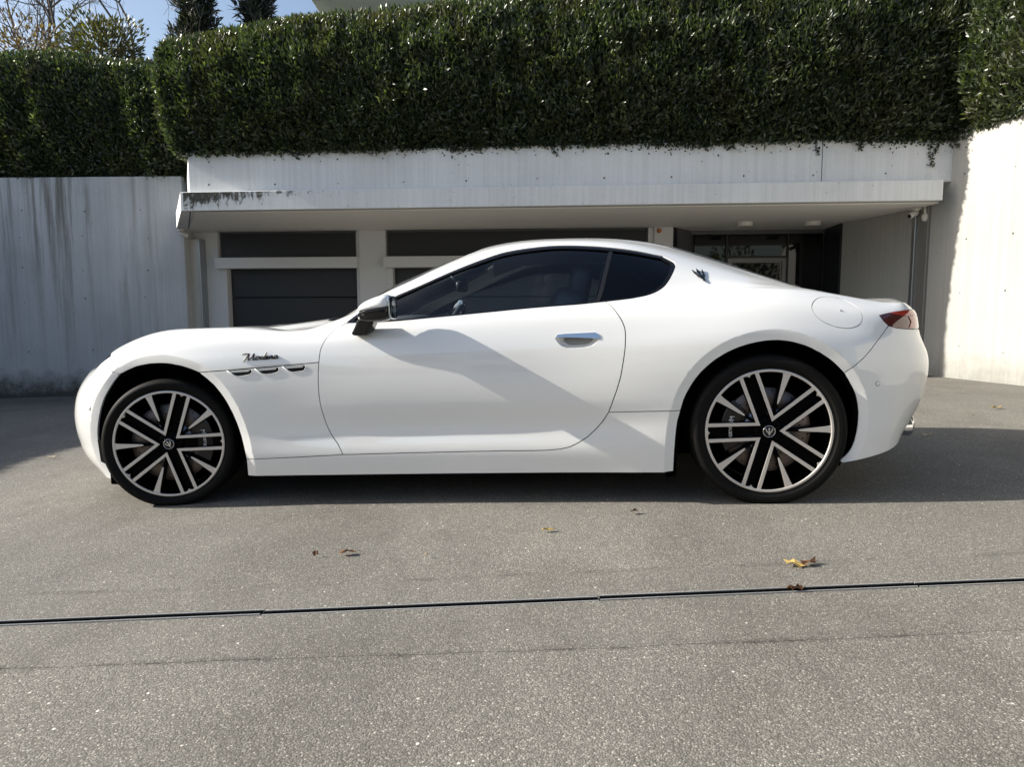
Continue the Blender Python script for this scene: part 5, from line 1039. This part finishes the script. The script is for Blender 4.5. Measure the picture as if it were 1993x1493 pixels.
def bush(name, label, loc, rad, n, m, seed, L=.10, W=.04, group='shrubs behind the hedge'):
    r = np.random.default_rng(seed); root = empty(name, loc); tag(root, label, 'shrub', group); d = unit(r.normal(0, 1, (n, 3))); rr = (r.uniform(0, 1, n) ** .45)[:, None] * (1 + .25 * np.sin(d[:, :1] * 5 + seed) * np.cos(d[:, 2:] * 4))
    P = d * rr * np.array(rad); V, T = leaves(P, d, L, W, seed=seed); f_ = link('crown', tris_mesh('crown', V, T), m, root)
    for k in range(7):
        q = unit(r.normal(0, 1, (1, 3)))[0] * np.array(rad) * .9; q[2] = abs(q[2]) + .2; link('stem', tube_me('stem', [(0, 0, -rad[2]), tuple(q * .4 + [0, 0, -.2]), tuple(q)], [.03, .018, .005], 5), M['bark'], root)
    return root
bush('shrub', 'reddish brown shrub rising behind the shaded hedge', (-10.4, 16.0, 6.5), (1.2, .9, .75), 1300, M['autumn'], 31)
bush('shrub', 'olive leaved shrub between the bare trees and the long hedge', (-8.25, 15.0, 6.15), (.85, .8, .8), 3600, M['shrub'], 32)
bush('shrub', 'yellowish shrub at the far end of the shaded hedge', (-11.7, 16.5, 6.6), (.7, .8, .85), 700, M['autumn'], 33)
def conifer(label, loc, h, rad, n, seed):
    r = np.random.default_rng(seed); root = empty('conifer_tree', loc); tag(root, label, 'tree', 'conifers behind the hedge'); z = h * r.uniform(0, 1, n) ** .8; ang = r.uniform(0, 6.283, n)
    wd = rad * (1 - (z / h) ** 2.2) * (.75 + .25 * np.sin(ang * 5 + z * 2.1)) * (.85 + .3 * np.sin(z * 6 + ang * 2)); q = r.uniform(0, 1, n) ** .35 * wd
    P = np.stack([q * np.cos(ang), q * np.sin(ang), z], 1); V, T = leaves(P, unit(np.stack([np.cos(ang), np.sin(ang), np.full(n, .4)], 1)), .26, .06, up=.5, seed=seed)
    link('crown', tris_mesh('crown', V, T), M['conifer'], root); link('trunk', tube_me('trunk', [(0, 0, -2), (0, 0, h * .9)], [.22, .03], 8), M['bark'], root); return root
conifer('tall dark conifer standing next to the bare trees', (-9.75, 23.0, 3.0), 11.0, 1.1, 15000, 41)
conifer('dark conifer standing between the taller conifer and the house', (-8.05, 23.5, 3.0), 10.9, 1.05, 13000, 42)
# ------------------------------------------------------------------ the other side of the drive, behind the viewer; wall and shrubs added for reflections
oh = empty('house', (-4, -17, 0)); tag(oh, 'pale two storey house across the drive facing the garage', 'house')
box('wall', (-6, -6, -1), (9, 0, 6.2), mat('house_cream', (.62, .60, .55), .8), oh); box('roof', (-6.4, -6.4, 6.201), (9.4, .5, 6.6), M['frame_grey'], oh)
for k in range(5):
    for z in (1.0, 3.9): box('window', (-5 + k * 2.8, .001, z), (-3.6 + k * 2.8, .06, z + 1.5), M['dark_glass'], oh)
ow = box('reflection_wall', (-30, -9.4, -1.6), (26, -9.1, 1.05), M['conc_left']); tag(ow, 'low grey garden wall added for reflections across the drive in front of the pale house', 'wall')
for k, (x, w) in enumerate(((-14, 2.2), (-8.5, 1.5), (6.5, 2.4), (13, 2.0))): bush('shrub', ('broad rounded shrub added for reflections behind the low garden wall', 'small rounded shrub added for reflections behind the low garden wall', 'tallest rounded shrub added for reflections behind the low garden wall beside the pale house', 'rounded shrub added for reflections at the far end of the low garden wall')[k], (x, -11.2, 1.2 + w * .3), (w, 1.2, w * .8), 2500, M['shrub'], 60 + k, .22, .1, 'unseen shrubs added behind the garden wall')
dark_paint = mat('graphite_paint', (.03, .032, .036), .3, .4, **{'Coat Weight': 1.0, 'Coat Roughness': .02})
def copy_tree(o, parent):
    c = o.copy(); col.objects.link(c); c.parent = parent
    if o.type == 'MESH' and o.data.materials and o.data.materials[0] == M['paint']:
        c.material_slots[0].link = 'OBJECT'; c.material_slots[0].material = dark_paint
    for ch in o.children: copy_tree(ch, c)
    return c
car2 = copy_tree(car, None); car2.location = (2.6, -4.6, gz(2.6, -4.6)); car2.rotation_euler = (0, SLOPE, math.pi + .05); car2['label'] = 'dark grey two-door coupe parked across the drive by the low garden wall'
# ------------------------------------------------------------------ fallen leaves
M['dry'] = mat('dry_leaf_brown', (.16, .075, .03), .7); M['dry_y'] = mat('dry_leaf_yellow', (.42, .29, .09), .65); M['dry_p'] = mat('dry_leaf_pale', (.50, .42, .28), .7)
def fallen(x, y, s, m, label, seed, rz=0.0, el=.5):
    r = np.random.default_rng(seed); V = [(0, 0, .012)]; n = 11
    for k in range(n):
        a = 2 * math.pi * k / n; rr = s * (1 + .35 * (k % 2) * r.uniform(.4, 1) + r.uniform(-.15, .15)); V.append((rr * math.cos(a), rr * el * math.sin(a), .004 + abs(r.normal(0, .010))))
    F = [(0, 1 + k, 1 + (k + 1) % n) for k in range(n)]; V2 = [(a, b, c - .0012) for a, b, c in V]; F2 = [tuple(n + 1 + i for i in f[::-1]) for f in F]
    E2 = [(1 + k, n + 2 + k, n + 2 + (k + 1) % n, 1 + (k + 1) % n) for k in range(n)]
    o = link('fallen_leaf', pymesh('fallen_leaf', V + V2, F + F2 + E2), m); o.location = (x, y, gz(x, y) + .006); o.rotation_euler = (0, 0, rz); tag(o, label, 'leaf', 'dry leaves on the asphalt')
    link('leaf_stalk', tube_me('leaf_stalk', [(s * .9, 0, .006), (s * 1.5, s * .2, .008)], .0012, 5), M['dry'], o); return o
fallen(.148, 2.885, .024, M['dry_y'], 'single yellow leaf lying flat below the middle of the door', 1, .1, .35)
fallen(.542, 3.103, .017, M['dry'], 'small curled brown leaf close to the car shadow edge', 2, .4)
fallen(-.641, 2.680, .030, M['dry'], 'curled brown leaf on open asphalt in front of the door hinge', 3, .2, .45)
fallen(-.763, 2.665, .010, M['dry'], 'tiny brown leaf fragment beside the curled brown leaf', 4, .5)
fallen(.985, 2.395, .032, M['dry_y'], 'yellow leaf touching a brown leaf above the drain', 5, -.5, .6)
fallen(1.035, 2.400, .028, M['dry'], 'brown leaf touching a yellow leaf above the drain', 6, .3, .6)
fallen(.905, 2.182, .024, M['dry'], 'dry brown leaf lying across the slot drain', 7, .2, .5)
fallen(2.76, 4.66, .030, M['dry_p'], 'pale dry leaf in the car shadow behind the exhaust', 8, .1, .25)
fallen(3.93, 5.70, .045, M['dry_y'], 'pale yellow leaf on the sunlit asphalt near the tall pale wall', 9, .2, .3)
fallen(3.55, 5.45, .030, M['dry_p'], 'thin pale leaf on sunlit asphalt behind the bumper', 10, .6, .2)
fallen(-3.27, 4.95, .032, M['dry_p'], 'pale leaf on the asphalt edge of shade before the front bumper', 11, .3, .3)
fallen(-.33, 2.62, .006, M['dry_p'], 'tiny pale chip of leaf on open asphalt', 12, .1)
